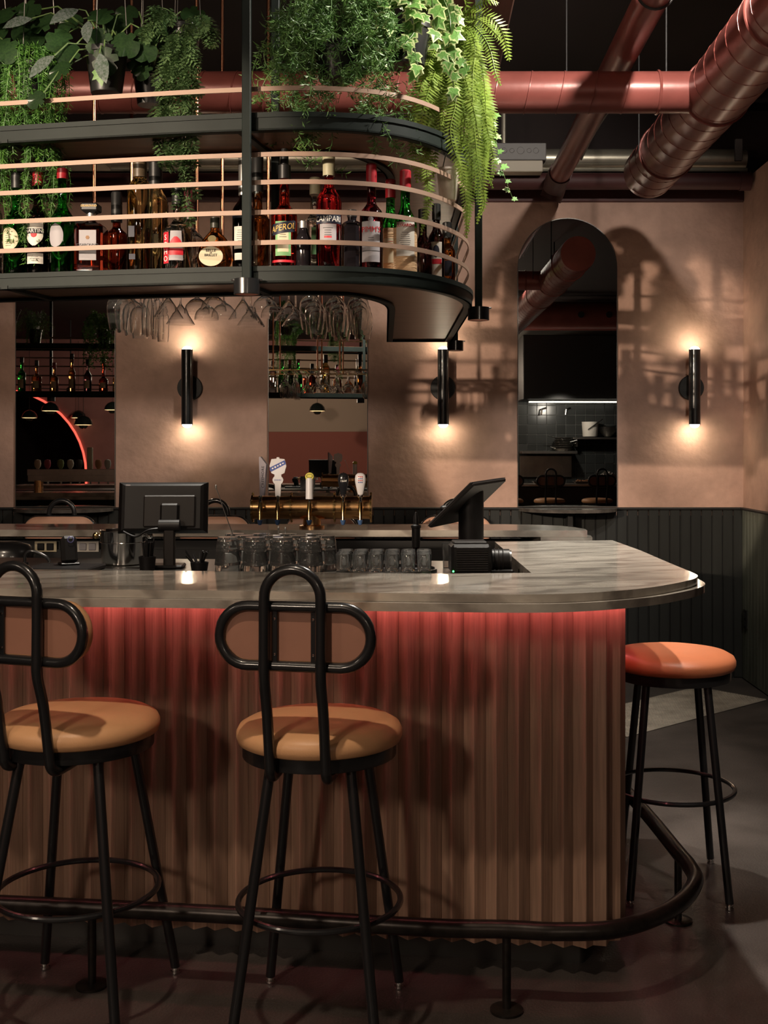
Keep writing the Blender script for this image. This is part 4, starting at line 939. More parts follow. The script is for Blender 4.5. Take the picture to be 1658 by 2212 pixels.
# straw holder
c = at(318, 1205, 3.5)
t = thing('straw_holder', 'black cup of black straws beside the monitor pole', 'straw holder', (c.x, 3.50, HS))
MB().lathe([(0, 0), (0.022, 0), (0.026, 0.045), (0.024, 0.045), (0.020, 0.003), (0, 0.003)], 20).build('cup', PLB, t)
for k in range(14):
    a, r = random.uniform(0, 6.28), random.uniform(0.002, 0.016); b_ = Vector((r * math.cos(a) * 0.8, r * math.sin(a) * 0.8, 0.004)); e = Vector((r * 1.7 * math.cos(a), r * 1.7 * math.sin(a), random.uniform(0.085, 0.10)))
    MB().cyl(b_, e, 0.003, n=7).build('straw', PLB, t)
c = at(428, 1212, 3.5)
t = thing('stirrer_cup', 'low black cup of dark stirrers beside the tumblers', 'cup', (c.x, 3.52, HS))
MB().lathe([(0, 0), (0.024, 0), (0.028, 0.025), (0.026, 0.025), (0.022, 0.003), (0, 0.003)], 20).build('cup', PLB, t)
for k in range(12):
    a = random.uniform(0, 6.28); e = Vector((0.042 * math.cos(a), 0.03 * math.sin(a), random.uniform(0.045, 0.062))); MB().cyl((0.006 * math.cos(a), 0.006 * math.sin(a), 0.005), e, 0.0025, n=6).build('stirrer', PLB, t)
# payment terminal on mat
c = at(122, 1227, 3.42)
t = thing('bar_mat', 'thin black rubber bar mat at the counter edge', 'mat', (c.x, 3.50, HS), -0.08)
MB().bbox((0, 0, 0.008), (0.20, 0.16, 0.016), 0.004).build('mat_body', PLB, t)
c = at(153, 1193, 3.55)
t = thing('card_terminal', 'upright black card terminal standing on the bar mat', 'card terminal', (c.x, 3.53, HS + 0.016), 0.5)
R = Matrix.Rotation(math.radians(-14), 3, 'X')
MB().bbox((0, 0, 0.045), (0.048, 0.030, 0.086), 0.010, R).build('body', PLB, t); MB().bbox(R @ Vector((0, 0.016, 0.060)) , (0.040, 0.004, 0.035), 0.002, R).build('screen', BLACK, t)
MB().tube([(0.0085 * math.cos(a), -0.024, 0.078 + 0.0085 * math.sin(a)) for a in [2 * PI * k / 16 for k in range(16)]], 0.0018, 6, closed=True).build('camera_ring', mat('ring_blue', (0.1, 0.1, 0.25), 0.3), t)
MB().bbox((0, 0.0, 0.004), (0.058, 0.05, 0.008), 0.003).build('foot', PLB, t)
# small tap by the mat
c = at(68, 1215, 3.66)
t = thing('bar_faucet', 'low black curved faucet beside the card terminal', 'faucet', (c.x - 0.02, 3.66, HS))
MB().tube(spline([(0, 0, 0.0), (0, 0, 0.03), (0.012, 0, 0.045), (0.035, 0, 0.042), (0.065, 0, 0.028), (0.078, 0, 0.012)], 6), 0.005, 10).build('spout', BLACK, t)
MB().cyl((0, 0, 0), (0, 0, 0.012), 0.011, n=14).build('collar', BLACK, t)
# black appliance with a tiny light against the far bar
c = at(12, 1186, 4.78)
t = thing('coffee_grinder', 'rounded black appliance with a tiny white light on the low cabinet', 'appliance', (c.x, 4.76, 0.90))
MB().lathe([(0, 0), (0.10, 0), (0.115, 0.02), (0.115, 0.09), (0.095, 0.12), (0.05, 0.133), (0, 0.135)], 32, M=Matrix.Diagonal((1.1, 0.7, 1))).build('body', BLACK, t, angle=60)
MB().ball((-0.005, -0.085, 0.075), 0.0022, 8).build('pilot_light', mat('pilot', (1, 1, 1), 0.5, emit=(0.8, 0.85, 1), estr=12), t)
# outlets on the far bar
for px, lab in ((98, 'white double outlet with black plugs beside the dark appliance'), (189, 'white double outlet beside the ice bucket')):
    c = at(px, 1181, 4.97)
    t = thing('wall_outlet', lab, 'outlet', (c.x, 4.975, c.z), 0, 'outlets on the far bar')
    MB().bbox((0, 0, 0), (0.095, 0.006, 0.046), 0.002).build('plate', LABELC if px == 98 else WHITE_P, t)
    for sx in (-0.02, 0.02):
        MB().bbox((sx, -0.005, 0), (0.03, 0.006, 0.03), 0.002).build('socket', PLB if px == 98 else GREYL, t)
# bar spoons
def bar_spoon(label, a, b):
    t = thing('bar_spoon', label, 'spoon', (0, 0, 0))
    a, b = Vector(a), Vector(b); MB().tube([a + (b - a) * (k / 10) for k in range(11)], 0.0016, 6).build('twisted_stem', STEEL, t)
    MB().ball(b, 0.0042, 10, (0.8, 0.8, 1.7)).build('tip', STEEL, t); return t
bar_spoon('long twisted steel bar spoon leaning up from the tumblers', at(504, 1160, 3.48), at(466, 1052, 3.50))
bar_spoon('short bar spoon with a round end behind the tumblers', at(600, 1240, 3.66) , at(601, 1141, 3.66)); bar_spoon('second short bar spoon beside the first, behind the tumblers', at(617, 1240, 3.66), at(616, 1143, 3.66))
# wine bottle with pourer in the well
c = at(898, 1180, 3.66)
t = thing('bottle', 'dark bottle with a long black pourer behind the shot glass tray', 'bottle', (c.x, 3.70, HS), 0, 'bottles in the bar well')
MB().lathe([(0, 0), (0.024, 0), (0.026, 0.003), (0.026, 0.02), (0.011, 0.045), (0.0105, 0.12), (0, 0.12)], 20).build('glass_body', G_DARK, t)
MB().lathe([(0.0125, 0.055), (0.0135, 0.075), (0.0135, 0.115), (0.016, 0.118), (0.016, 0.124), (0.009, 0.128), (0.0085, 0.150), (0.004, 0.166), (0, 0.168)], 16).build('pourer', PLB, t)
# receipt printer
c = at(1015, 1205, 3.40)
t = thing('receipt_printer', 'black receipt printer with a ribbed front below the tablet', 'printer', (c.x, 3.44, HS), math.radians(3))
MB().bbox((0, 0, 0.046), (0.118, 0.12, 0.088), 0.008).build('body', PLB, t)
for k in range(11): MB().bbox((0.002, -0.0615, 0.014 + 0.0066 * k), (0.092, 0.006, 0.0036), 0.001).build('rib', PLG, t)
MB().bbox((0, 0.01, 0.092), (0.10, 0.08, 0.008), 0.003).build('lid', PLG, t)
MB().ball((-0.0535, -0.0605, 0.012), 0.003, 8).build('green_light', mat('led_green', (0, 1, 0.1), 0.4, emit=(0.05, 1, 0.1), estr=6), t)
# tablet on stand
A3, B3, C3 = Vector((.037, 3.7, 1.165)), Vector((.1738, 3.62, 1.3065)), Vector((.2926, 3.85, 1.312))
e1 = (B3 - A3); l1 = e1.length; e1 = e1 / l1; e2 = (C3 - B3); e2 = (e2 - e1 * e2.dot(e1)); l2 = 0.255; e2.normalize(); e3 = e1.cross(e2)
RR = Matrix((e1, e2, e3)).transposed(); cc = A3 + e1 * l1 / 2 + e2 * l2 / 2
t = thing('tablet_till', 'tilted black tablet till on a round black column', 'tablet', (0, 0, 0))
MB().bbox(cc, (l1, l2, 0.016), 0.005, RR).build('tablet', PLG, t); MB().box(cc + e3 * 0.009, (l1 * 0.93, l2 * 0.93, 0.002), RR).build('screen', BLACK, t, smooth=False)
MB().box(cc + e3 * 0.003 + e1 * 0.0, (l1 + 0.001, l2 + 0.001, 0.0016), RR).build('seam', BLACK, t, smooth=False)
sx, sy = (1017 - CX) * 3.76 / F, 3.76
poly = [(sx + 0.041 * math.cos(2 * PI * k / 28), sy + 0.041 * math.sin(2 * PI * k / 28)) for k in range(28)]
def plane_z(x, y): return cc.z - 0.008 * e3.z - (e3.x * (x - cc.x) + e3.y * (y - cc.y)) / e3.z
n = 28
MB().add([(x, y, HS) for x, y in poly] + [(x, y, min(plane_z(x, y), 1.30)) for x, y in poly], [tuple(range(n - 1, -1, -1)), tuple(range(n, 2 * n))] + [(i, (i + 1) % n, n + (i + 1) % n, n + i) for i in range(n)]).build('column', PLB, t)
MB().lathe([(0, 0), (0.055, 0), (0.055, 0.006), (0.042, 0.010), (0, 0.010)], 28, (sx, sy, HS)).build('base', PLB, t)
q = A3 + e1 * 0.075 + e2 * 0.02 + e3 * 0.011
MB().ball(q, 0.016, 12, (1, 1, 0.7)).build('card_reader', PLB, t)
# black roll and cup
c = at(1085, 1208, 3.40)
t = thing('paper_roll_case', 'round black roll case beside the receipt printer', 'roll case', (c.x, 3.46, HS))
MB().cyl((-0.028, 0, 0.036), (0.024, 0, 0.036), 0.034, n=26).build('drum', PLB, t); MB().cyl((0.024, 0, 0.036), (0.030, 0, 0.036), 0.030, n=26).build('end_disc', DSTEEL, t); MB().bbox((0, 0, 0.006), (0.07, 0.07, 0.012), 0.004).build('foot', PLB, t)
for k in range(3): MB().tube([(-0.02 + 0.012 * k, 0.0355 * math.cos(a), 0.036 + 0.0355 * math.sin(a)) for a in [2 * PI * j / 24 for j in range(24)]], 0.0015, 5, closed=True).build('rib', PLG, t)
c = at(968, 1190, 3.58)
t = thing('plastic_cup', 'tall clear plastic cup behind the receipt printer', 'cup', (c.x, 3.60, HS))
MB().lathe([(0, 0), (0.016, 0), (0.0195, 0.075), (0.0205, 0.076), (0.0185, 0.075), (0.0152, 0.002), (0, 0.002)], 20).build('cup', GLASS, t)

# ================================================================ BEER TOWER
def tower(label, x0, x1, y, zc, taps, group=None):
    t = thing('beer_tower', label, 'beer tower', ((x0 + x1) / 2, y, HC)); L = x1 - x0; z = zc - HC
    MB().lathe([(0, -L / 2), (0.046, -L / 2), (0.051, -L / 2 + 0.004), (0.051, L / 2 - 0.004), (0.046, L / 2), (0, L / 2)], 36, (0, 0, z), Matrix.Rotation(PI / 2, 3, 'Y')).build('barrel', BRASS, t)
    MB().lathe([(0.055, 0), (0.055, 0.008), (0.040, 0.012), (0.038, 0.05), (0.042, z - 0.02), (0.0, z - 0.02)], 30).build('column', BRASS, t)
    for fx in (-0.492, -0.17, 0.19, 0.492):
        fl = MB().lathe([(0.050, -0.004), (0.058, -0.004), (0.058, 0.004), (0.050, 0.004), (0.050, -0.004)], 32, (fx * L, 0, z), Matrix.Rotation(PI / 2, 3, 'Y')).build('flange', BRASSB, t)
        for a in range(6):
            aa = PI / 2 + a * PI / 3; MB().ball((fx * L, -0.061 * math.cos(aa), z + 0.061 * math.sin(aa)), 0.0055, 8).build('bolt', BRASSB, fl)
    return t
ty = 5.06; zc = H - (1096 - CY) * ty / F
tw = tower('brass T-shaped beer tower with five taps on the far bar', (544 - CX) * ty / F, (803 - CX) * ty / F, ty, zc, 5)
TX = tw.location.x
def tap(parent, x, z, handle):
    f = MB(); f.cyl((x, -0.045, z), (x, -0.095, z), 0.010, n=12); f.tube([(x, -0.085, z + 0.028), (x, -0.090, z), (x, -0.098, z - 0.025), (x, -0.104, z - 0.050)], [0.007, 0.012, 0.009, 0.007], 12)
    fb = f.build('faucet', BRASSB, parent)
    MB().lathe([(0, -0.060), (0.007, -0.057), (0.0125, -0.040), (0.010, -0.036), (0, -0.036)], 14, (x, -0.104, z - 0.012)).build('spout_plug', mat('plug_blue', (0.05, 0.10, 0.22), 0.4), fb)
    MB().lathe([(0.006, 0.02), (0.0075, 0.028), (0.006, 0.040), (0.009, 0.046), (0.0105, 0.050), (0.009, 0.055), (0.0, 0.055)], 14, (x, -0.085, z)).build('ferrule', CHROME, fb)
    return fb
HW = mat('handle_white', (0.60, 0.58, 0.60), 0.3); HBK = mat('handle_black', (0.012, 0.012, 0.014), 0.15, coat=0.6); HBL = mat('handle_blue', (0.03, 0.06, 0.25), 0.35); HY = mat('handle_yellow', (0.62, 0.55, 0.12), 0.35)
zt = zc - HC
def hx(px): return (px - CX) * (ty - 0.09) / F - TX
# 1 blade handle
x = hx(562); fb = tap(tw, x, zt, 0)
P = [(0.0, 0.055), (0.020, 0.055), (0.034, 0.190), (0.004, 0.222), (-0.004, 0.222)]
R1 = Matrix.Rotation(math.radians(-28), 3, 'Z'); mb = MB()
vv = [Vector((px_, -0.006, z)) for px_, z in P] + [Vector((px_, 0.006, z)) for px_, z in P]
mb.add([R1 @ v + Vector((x, -0.085, zt)) for v in vv], [tuple(range(5)), tuple(range(9, 4, -1))] + [(i, (i + 1) % 5, 5 + (i + 1) % 5, 5 + i) for i in range(5)])
mb.build('tap_handle', mat('handle_grey', (0.28, 0.25, 0.28), 0.35), tw, smooth=False)
lettering('CREEMORE', 0.019, lambda a, b_, c_: tuple(R1 @ Vector((0.018 - b_, -0.0065 - c_, 0.135 + a)) + Vector((x, -0.085, zt))), INK, tw)
# 2 octagon sign handle
x = hx(600); fb = tap(tw, x, zt, 1)
def sil(P, d, m, name, par, yo=-0.085):
    n = len(P); vv = [(x + a, yo - d, zt + b_) for a, b_ in P] + [(x + a, yo + d, zt + b_) for a, b_ in P]
    return MB().add(vv, [tuple(range(n)), tuple(range(2 * n - 1, n - 1, -1))] + [(i, (i + 1) % n, n + (i + 1) % n, n + i) for i in range(n)]).build(name, m, par, smooth=False)
half = [(0.011, 0.052), (0.0125, 0.085), (0.013, 0.104), (0.020, 0.112), (0.0235, 0.122), (0.020, 0.132), (0.0145, 0.137), (0.0145, 0.146), (0.028, 0.152), (0.036, 0.182), (0.028, 0.212), (0.006, 0.214), (0.005, 0.220)]
h2 = sil(half + [(-a, b_) for a, b_ in half[::-1]], 0.008, HW, 'tap_handle', tw)
sil([(-0.034, 0.163), (-0.028, 0.158), (0.0335, 0.190), (0.0335, 0.199), (0.028, 0.207), (-0.034, 0.176)], 0.0006, HBL, 'blue_banner', h2, -0.0938)
for k in range(5): MB().box((x - 0.022 + 0.011 * k, -0.0946, zt + 0.172 + 0.0055 * k), (0.007, 0.0008, 0.005 + 0.002 * (k % 2)), Matrix.Rotation(-0.45, 3, 'Y')).build('script_stroke', INKW, h2, smooth=False)
for k in range(6): MB().box((x - 0.0125 + 0.005 * k, -0.0934, zt + 0.122), (0.003, 0.0008, 0.005 - 0.001 * (k % 2))).build('print_stroke', HBL, h2, smooth=False)
# 3 white cylinder with tilted yellow disc
x = hx(668); fb = tap(tw, x, zt, 2)
h3 = MB().cyl((x, -0.085, zt + 0.040), (x, -0.082, zt + 0.130), 0.0165, n=24).build('tap_handle', HW, tw)
Rr = Matrix.Rotation(math.radians(62), 3, 'X')
MB().lathe([(0, -0.006), (0.0185, -0.006), (0.0185, 0.004), (0.016, 0.006), (0, 0.006)], 24, (x, -0.084, zt + 0.136), Rr).build('yellow_disc', HY, h3)
MB().tube([tuple(Rr @ Vector((0.0125 * math.cos(k * PI / 12), 0.0085 * math.sin(k * PI / 12), 0.0065)) + Vector((x, -0.084, zt + 0.136))) for k in range(24)], 0.0011, 5, closed=True).build('dark_ring', INK, h3)
# 4 black pear handle, 5 white pear handle
for k, (px, m_) in enumerate(((741, HBK), (778, HW))):
    x = hx(px); fb = tap(tw, x, zt, 3)
    h4 = MB().lathe([(0.008, 0.055), (0.0125, 0.064), (0.017, 0.085), (0.0225, 0.110), (0.024, 0.128), (0.021, 0.143), (0.012, 0.151), (0, 0.153)], 26, (x, -0.085, zt), Matrix.Diagonal((1, 0.55, 1))).build('tap_handle', m_, tw, angle=60)
    MB().lathe([(0.008, 0.046), (0.014, 0.050), (0.014, 0.056), (0.0095, 0.060), (0, 0.060)], 18, (x, -0.085, zt)).build('collar', CHROME, h4)
    if k == 0: lettering('1664', 0.014, lambda a, b_, c_: (x + a, -0.0985 - c_, zt + 0.118 + b_), INKW, h4, shear=0.25)
    else:
        for zz, m2 in ((0.136, INKR), (0.128, HBL), (0.120, INKR), (0.112, HBL)):
            for dx in (-0.007, 0.0, 0.007): MB().box((x + dx, -0.0985, zt + zz), (0.0045, 0.001, 0.004)).build('print_stroke', m2, h4, smooth=False)
# long tap wall that the left mirror reflects
t = thing('tap_wall', 'long steel tap rail with nine handles at the far end of the far bar', 'beer tower', (-2.60, 5.12, HC))
MB().bbox((0, 0, 0.11), (0.84, 0.05, 0.06), 0.006).build('rail', STEEL, t); MB().bbox((0, 0.03, 0.155), (0.84, 0.006, 0.05), 0.002).build('perforated_back', STEEL, t)
for sx in (-0.34, 0.34): MB().cyl((sx, 0, 0), (sx, 0, 0.09), 0.035, n=20).build('column', BRASS, t)
HC_ = [(0.55, 0.42, 0.30), (0.35, 0.06, 0.08), (0.22, 0.26, 0.10), (0.6, 0.55, 0.45), (0.03, 0.03, 0.03), (0.5, 0.48, 0.36), (0.45, 0.24, 0.12), (0.5, 0.5, 0.46), (0.2, 0.22, 0.18)]
for k, px in enumerate((54, 75, 103, 124, 143, 166, 184, 204, 233)):
    x = (px + SH - CX) * 9.2 / F + 2.60; m_ = mat('tap_colour_%d' % k, HC_[k], 0.35); hh = 0.20 if k == 5 else 0.09
    MB().tube([(x, -0.02, 0.12), (x, -0.075, 0.11), (x, -0.085, 0.06)], 0.008, 8).build('faucet', CHROME, t)
    if k == 5: MB().bbox((x, -0.07, 0.25), (0.045, 0.02, hh), 0.006).build('tap_handle', m_, t)
    else: MB().lathe([(0.008, 0.14), (0.011, 0.18), (0.024, 0.20), (0.028, 0.225), (0.022, 0.25), (0, 0.256)], 18, (x, -0.07, 0), Matrix.Diagonal((1, 0.5, 1))).build('tap_handle', m_, t)

# ================================================================ REAR OF THE ROOM (seen in the mirrors)
PENDB = mat('pendant_black', (0.010, 0.014, 0.013), 0.12, coat=0.5); PENG = mat('pendant_glow', (1, 0.8, 0.5), 0.5, emit=(1.0, 0.62, 0.30), estr=2.2)
pt = thing('pendant_lamp', 'p', 'pendant lamp', (0, 0, 0), 0, 'dome pendants behind the camera')
MB().lathe([(0, 0.150), (0.03, 0.147), (0.09, 0.118), (0.13, 0.07), (0.15, 0.005), (0.148, 0.0), (0.12, 0.06), (0.08, 0.10), (0, 0.13)], 32).build('dome', PENDB, pt)
MB().lathe([(0.10, 0.012), (0.142, 0.006), (0.142, 0.002), (0.07, -0.006), (0, -0.006)], 28).build('glow_ring', PENG, pt)
MB().lathe([(0.075, -0.004), (0.070, -0.03), (0.045, -0.058), (0, -0.068)], 24).build('lower_dome', PENDB, pt)
MB().cyl((0, 0, 0.148), (0, 0, 1.5), 0.004, n=6).build('cord', BLACKM, pt)
PEN = [(98, 888, 38, 'dome pendant shown near the arch edge in the left mirror, largest of its cluster'), (55, 903, 34, 'dome pendant at the outer edge of the left mirror reflection'), (168, 918, 40, 'lowest large dome pendant over the red arch edge in the left mirror'), (160, 903, 33, 'small dome pendant just behind the lowest one in the left mirror'), (232, 886, 36, 'dome pendant before the pink wall in the left mirror'), (672, 888, 36, 'single dome pendant before the curved bay in the middle mirror')]
for k, (px, py, sz, lab) in enumerate(PEN):
    Zv = 0.30 * F / sz; p = at(px + SH, py, Zv); loc = (p.x, 2 * YW - Zv, p.z)
    o = pt if k == 0 else place(pt, loc)
    o.location = loc; o['label'] = lab
t = thing('ceiling_fan', 'dark ceiling fan shown above the arch in the left mirror', 'fan', (-5.6, -5.2, 2.35))
MB().lathe([(0, 0), (0.06, 0.01), (0.07, 0.05), (0.03, 0.09), (0, 0.09)], 20).build('hub', BLACKM, t); MB().cyl((0, 0, 0.08), (0, 0, 1.2), 0.012, n=8).build('rod', BLACKM, t)
for k in range(3): MB().bbox(Matrix.Rotation(2 * PI * k / 3 + 0.2, 3, 'Z') @ Vector((0.36, 0, 0.04)), (0.60, 0.10, 0.01), 0.003, Matrix.Rotation(2 * PI * k / 3 + 0.2, 3, 'Z')).build('blade', BLACKM, t)
# kitchen
YK = -3.2; ZvK = 2 * YW - YK
def kx(px): return (px + SH - CX) * ZvK / F
def kz(py): return H - (py - CY) * ZvK / F
TILE = mat('tile_dark', (0.035, 0.037, 0.036), 0.2, rand=0.2); GROUT = mat('grout', (0.16, 0.16, 0.15), 0.8)
wk = struct(MB().box(((kx(1100) + kx(1345)) / 2, YK - 0.06, 1.6), (kx(1345) - kx(1100), 0.1, 3.2)).build('wall_kitchen', GROUT, smooth=False), 'dark tiled kitchen wall shown in the right mirror')
tl = MB().bbox((0, 0, 0), (0.140, 0.012, 0.140), 0.003).build('tile', TILE, wk, smooth=False); first = True
for i in range(12):
    for j in range(9):
        o = tl if first else tl.copy()
        if not first: COL.objects.link(o); o.parent = wk
        first = False; o.location = (kx(1100) + 0.08 + 0.146 * i, YK - 0.006, 0.96 + 0.146 * j)
STRIPL = mat('strip_light', (1, 1, 0.9), 0.5, emit=(1, 0.95, 0.8), estr=2.5)
t = thing('kitchen_hood', 'black extractor hood over the kitchen line in the right mirror', 'hood'); cxk = (kx(1100) + kx(1345)) / 2; wk_ = kx(1345) - kx(1100)
MB().bbox((cxk, YK + 0.42, (kz(735) + kz(868)) / 2), (wk_, 0.8, kz(735) - kz(868)), 0.01).build('canopy', BLACKM, t)
MB().bbox((cxk, YK + 0.82, kz(873)), (wk_ * 0.9, 0.03, 0.02), 0.004).build('strip_light', STRIPL, t)
t = thing('kitchen_shelf', 'steel kitchen shelf holding a white pot and bowls', 'shelf'); MB().bbox(((kx(1215) + kx(1345)) / 2, YK + 0.16, kz(947)), (kx(1345) - kx(1215), 0.3, 0.03), 0.004).build('board', STEEL, t)
for px in (1225, 1320): MB().bbox((kx(px), YK + 0.1, kz(947) - 0.07), (0.02, 0.2, 0.11), 0.002).build('bracket', STEEL, t)
t = thing('kitchen_shelf', 'lower steel kitchen shelf holding pans and colanders', 'shelf'); MB().bbox(((kx(1105) + kx(1222)) / 2, YK + 0.2, kz(977)), (kx(1222) - kx(1105), 0.38, 0.04), 0.004).build('board', STEEL, t); MB().bbox(((kx(1105) + kx(1217)) / 2, YK + 0.03, (kz(985) + kz(1030)) / 2), (kx(1217) - kx(1105), 0.02, kz(985) - kz(1030)), 0.004).build('back_panel', STEEL, t)
zs_ = kz(945) + 0.012
t = thing('stock_pot', 'tall white stock pot on the upper kitchen shelf', 'pot', (kx(1254), YK + 0.16, zs_)); MB().lathe([(0, 0), (0.105, 0), (0.11, 0.01), (0.125, 0.22), (0.118, 0.22), (0.10, 0.01), (0, 0.01)], 28).build('pot', WHITE_P, t); MB().cyl((-0.05, 0.12, 0.10), (0.16, 0.15, 0.26), 0.010, n=8).build('ladle_handle', CHROME, t)
for k, px in enumerate((1292, 1332)):
    t = thing('mixing_bowl', 'stacked steel mixing bowls on the upper kitchen shelf' if k == 0 else 'single steel bowl at the end of the upper kitchen shelf', 'bowl', (kx(px), YK + 0.16, zs_))
    for q in range(3 if k == 0 else 1): MB().lathe([(0, 0), (0.05, 0), (0.11, 0.06), (0.125, 0.09), (0.118, 0.09), (0.05, 0.008), (0, 0.008)], 26, (0, 0, 0.028 * q)).build('bowl', STEEL, t)
t = thing('pan_stack', 'stack of pale frying pans on the lower kitchen shelf', 'pans', (kx(1195), YK + 0.2, kz(977) + 0.021))
for q in range(6):
    p_ = MB().lathe([(0, 0), (0.10, 0), (0.14, 0.035), (0.137, 0.036), (0.098, 0.004), (0, 0.004)], 26, (0, 0, 0.033 * q)).build('pan', STEEL, t); MB().cyl((0.13 * math.cos(q + 4), 0.13 * math.sin(q + 4), 0.033 * q + 0.035), (0.26 * math.cos(q + 4), 0.15 * math.sin(q + 4), 0.033 * q + 0.06), 0.008, n=8).build('handle', CHROME, p_)
t = thing('kitchen_counter', 'black kitchen counter front with steel top, shown in the right mirror', 'counter'); MB().bbox((2.2, -1.45, 0.45), (2.9, 0.5, 0.90), 0.01).build('front', BLACKM, t); MB().bbox((2.2, -1.45, 0.915), (2.95, 0.56, 0.03), 0.004).build('top', STEEL, t)
for k, px in enumerate((1160, 1250)):
    t = thing('steel_tray', 'empty steel tray on the kitchen counter' if k == 0 else 'steel tray of food beside a crumpled plastic bag', 'tray', (kx(px) * 0.88, -1.45, 0.93))
    MB().lathe([(0, 0), (0.14, 0), (0.19, 0.03), (0.20, 0.03), (0.185, 0.034), (0.135, 0.006), (0, 0.006)], 4, M=Matrix.Diagonal((1, 0.7, 1)) @ Matrix.Rotation(PI / 4, 3, 'Z')).build('tray', STEEL, t)
    if k:
        mb = MB()
        for q in range(26): mb.ball((random.uniform(-0.09, 0.09), random.uniform(-0.06, 0.06), 0.02 + random.uniform(0, 0.02)), 0.02, 8)
        mb.build('food', mat('food_tan', (0.45, 0.22, 0.10), 0.6), t)['kind'] = 'stuff'
t = thing('plastic_bag', 'crumpled clear plastic bag on the kitchen counter', 'bag', (kx(1283) * 0.86 + 0.18, -1.45, 0.932)); mb = MB(); mb.ball((0, 0, 0.075), 0.09, 22, (1.3, 0.9, 0.85))
mb.v = [(x * (1 + random.uniform(-0.16, 0.16)), y * (1 + random.uniform(-0.16, 0.16)), max(0.0, z * (1 + random.uniform(-0.16, 0.16)))) for x, y, z in mb.v]; mb.build('bag', mat('bag_film', (0.6, 0.6, 0.58), 0.25, trans=0.4), t, smooth=False)
t = thing('kitchen_duct', 'large maroon duct with two round vents, shown in the right mirror', 'duct'); zd = H + (967 - 683) * 16.2 / F
MB().cyl((0.8, -1.95, zd), (5.2, -1.95, zd), 0.20, n=36).build('run', DUCT, t)
for px in (1237, 1298): MB().cyl(((px + SH - CX) * 16.0 / F, -1.76, zd), ((px + SH - CX) * 16.0 / F, -1.745, zd), 0.045, n=20).build('vent', BLACKM, t)
for k, px in enumerate((1160, 1212)):
    t = thing('pot_filler', 'chrome pot filler on the kitchen tiles, the one nearer the mirror edge' if k == 0 else 'chrome pot filler on the kitchen tiles beside the white pot', 'faucet', (kx(px), YK, kz(885)))
    MB().tube([(0, 0, 0.02), (0, 0.10, 0.02), (-0.06, 0.12, 0.0), (-0.07, 0.12, -0.08)], 0.014, 10).build('spout', CHROME, t)

GLB = {}
for k, (loc, rad) in enumerate(FILL_GLOBES):  # unseen globes, added for soft warm light on the bar front
    t = thing('globe_lamp', ('frosted globe lamp over the tables behind the near stools', 'frosted globe lamp by the kitchen aisle', 'frosted globe lamp in the middle of the dining area', 'frosted globe lamp at the long end of the bar')[k], 'pendant lamp', loc, 0, 'globe lamps over the tables')
    MB().ball((0, 0, 0), 0.20, 24).build('globe', mat('globe_%d' % k, (1, 0.9, 0.8), 0.5, emit=(1.0, 0.80, 0.62), estr=rad), t)
    MB().cyl((0, 0, 0.19), (0, 0, 0.23), 0.04, n=16).build('cap', BLACKM, t); MB().cyl((0, 0, 0.22), (0, 0, ZC - loc[2]), 0.006, n=6).build('cord', BLACKM, t)
# ================================================================ PLANTS
def leafm(name, c, c2, rough=0.45): return mat(name, c, rough, col2=c2, vscale=14, leaf=0.25, rand=0.22)
L_NEEDLE = leafm('leaf_needle', (0.13, 0.30, 0.05), (0.05, 0.15, 0.035)); L_ASP = leafm('leaf_asparagus', (0.17, 0.32, 0.07), (0.07, 0.17, 0.06)); L_FERN = leafm('leaf_fern', (0.30, 0.40, 0.07), (0.16, 0.26, 0.04)); L_HOP = leafm('leaf_hop', (0.15, 0.24, 0.08), (0.07, 0.14, 0.07))
L_MON = leafm('leaf_monstera', (0.024, 0.055, 0.016), (0.010, 0.026, 0.010), 0.3); L_SILVER = leafm('leaf_silver', (0.17, 0.19, 0.19), (0.04, 0.07, 0.04), 0.25); L_IVY = leafm('leaf_ivy_green', (0.17, 0.34, 0.08), (0.09, 0.21, 0.05), 0.35); L_IVYC = leafm('leaf_ivy_cream', (0.55, 0.60, 0.30), (0.40, 0.48, 0.20), 0.35)
STEM = mat('stem_brown', (0.09, 0.06, 0.03), 0.6); STEMG = mat('stem_green', (0.10, 0.16, 0.05), 0.5); SOIL = mat('soil', (0.03, 0.02, 0.012), 0.9); POTB = mat('pot_black', (0.012, 0.012, 0.012), 0.35); POTW = mat('pot_white_clay', (0.55, 0.48, 0.42), 0.7, var=0.2, vscale=10)
def pot(t, r=0.075, h=0.13, m=POTB, z=0.0, wires=True):
    MB().lathe([(0, z), (r * 0.72, z), (r * 0.74, z + 0.004), (r * 0.97, z + h - 0.018), (r * 1.03, z + h - 0.016), (r * 1.03, z + h), (r * 0.93, z + h), (r * 0.90, z + h - 0.02), (0, z + h - 0.02)], 30).build('pot', m, t)
    MB().lathe([(0, z + h - 0.024), (r * 0.9, z + h - 0.022), (0, z + h - 0.012)], 18).build('soil', SOIL, t)
    if wires:
        for a in (0.3, 0.3 + 2 * PI / 3, 0.3 + 4 * PI / 3):
            MB().cyl((r * math.cos(a), r * math.sin(a), z + h), (0.01 * math.cos(a), 0.01 * math.sin(a), ZC - t.location.z), 0.0012, n=4).build('hanging_wire', DSTEEL, t)
def hang_path(r0, a, drop, out, z0, sag=0.05, k=8, drift=0.02):
    p = Vector((r0 * math.cos(a), r0 * math.sin(a), z0)); d = Vector((math.cos(a), math.sin(a), 0))
    q = [p, p + d * out * 0.6 + Vector((0, 0, sag)), p + d * out + Vector((0, 0, sag * 0.3))]
    e = q[-1]; n = max(2, int(drop / 0.07))
    for i in range(1, n + 1): q.append(e + d * (0.01 * i / n) + Vector((random.uniform(-drift, drift), random.uniform(-drift, drift), -drop * i / n)))
    return spline(q, 5)
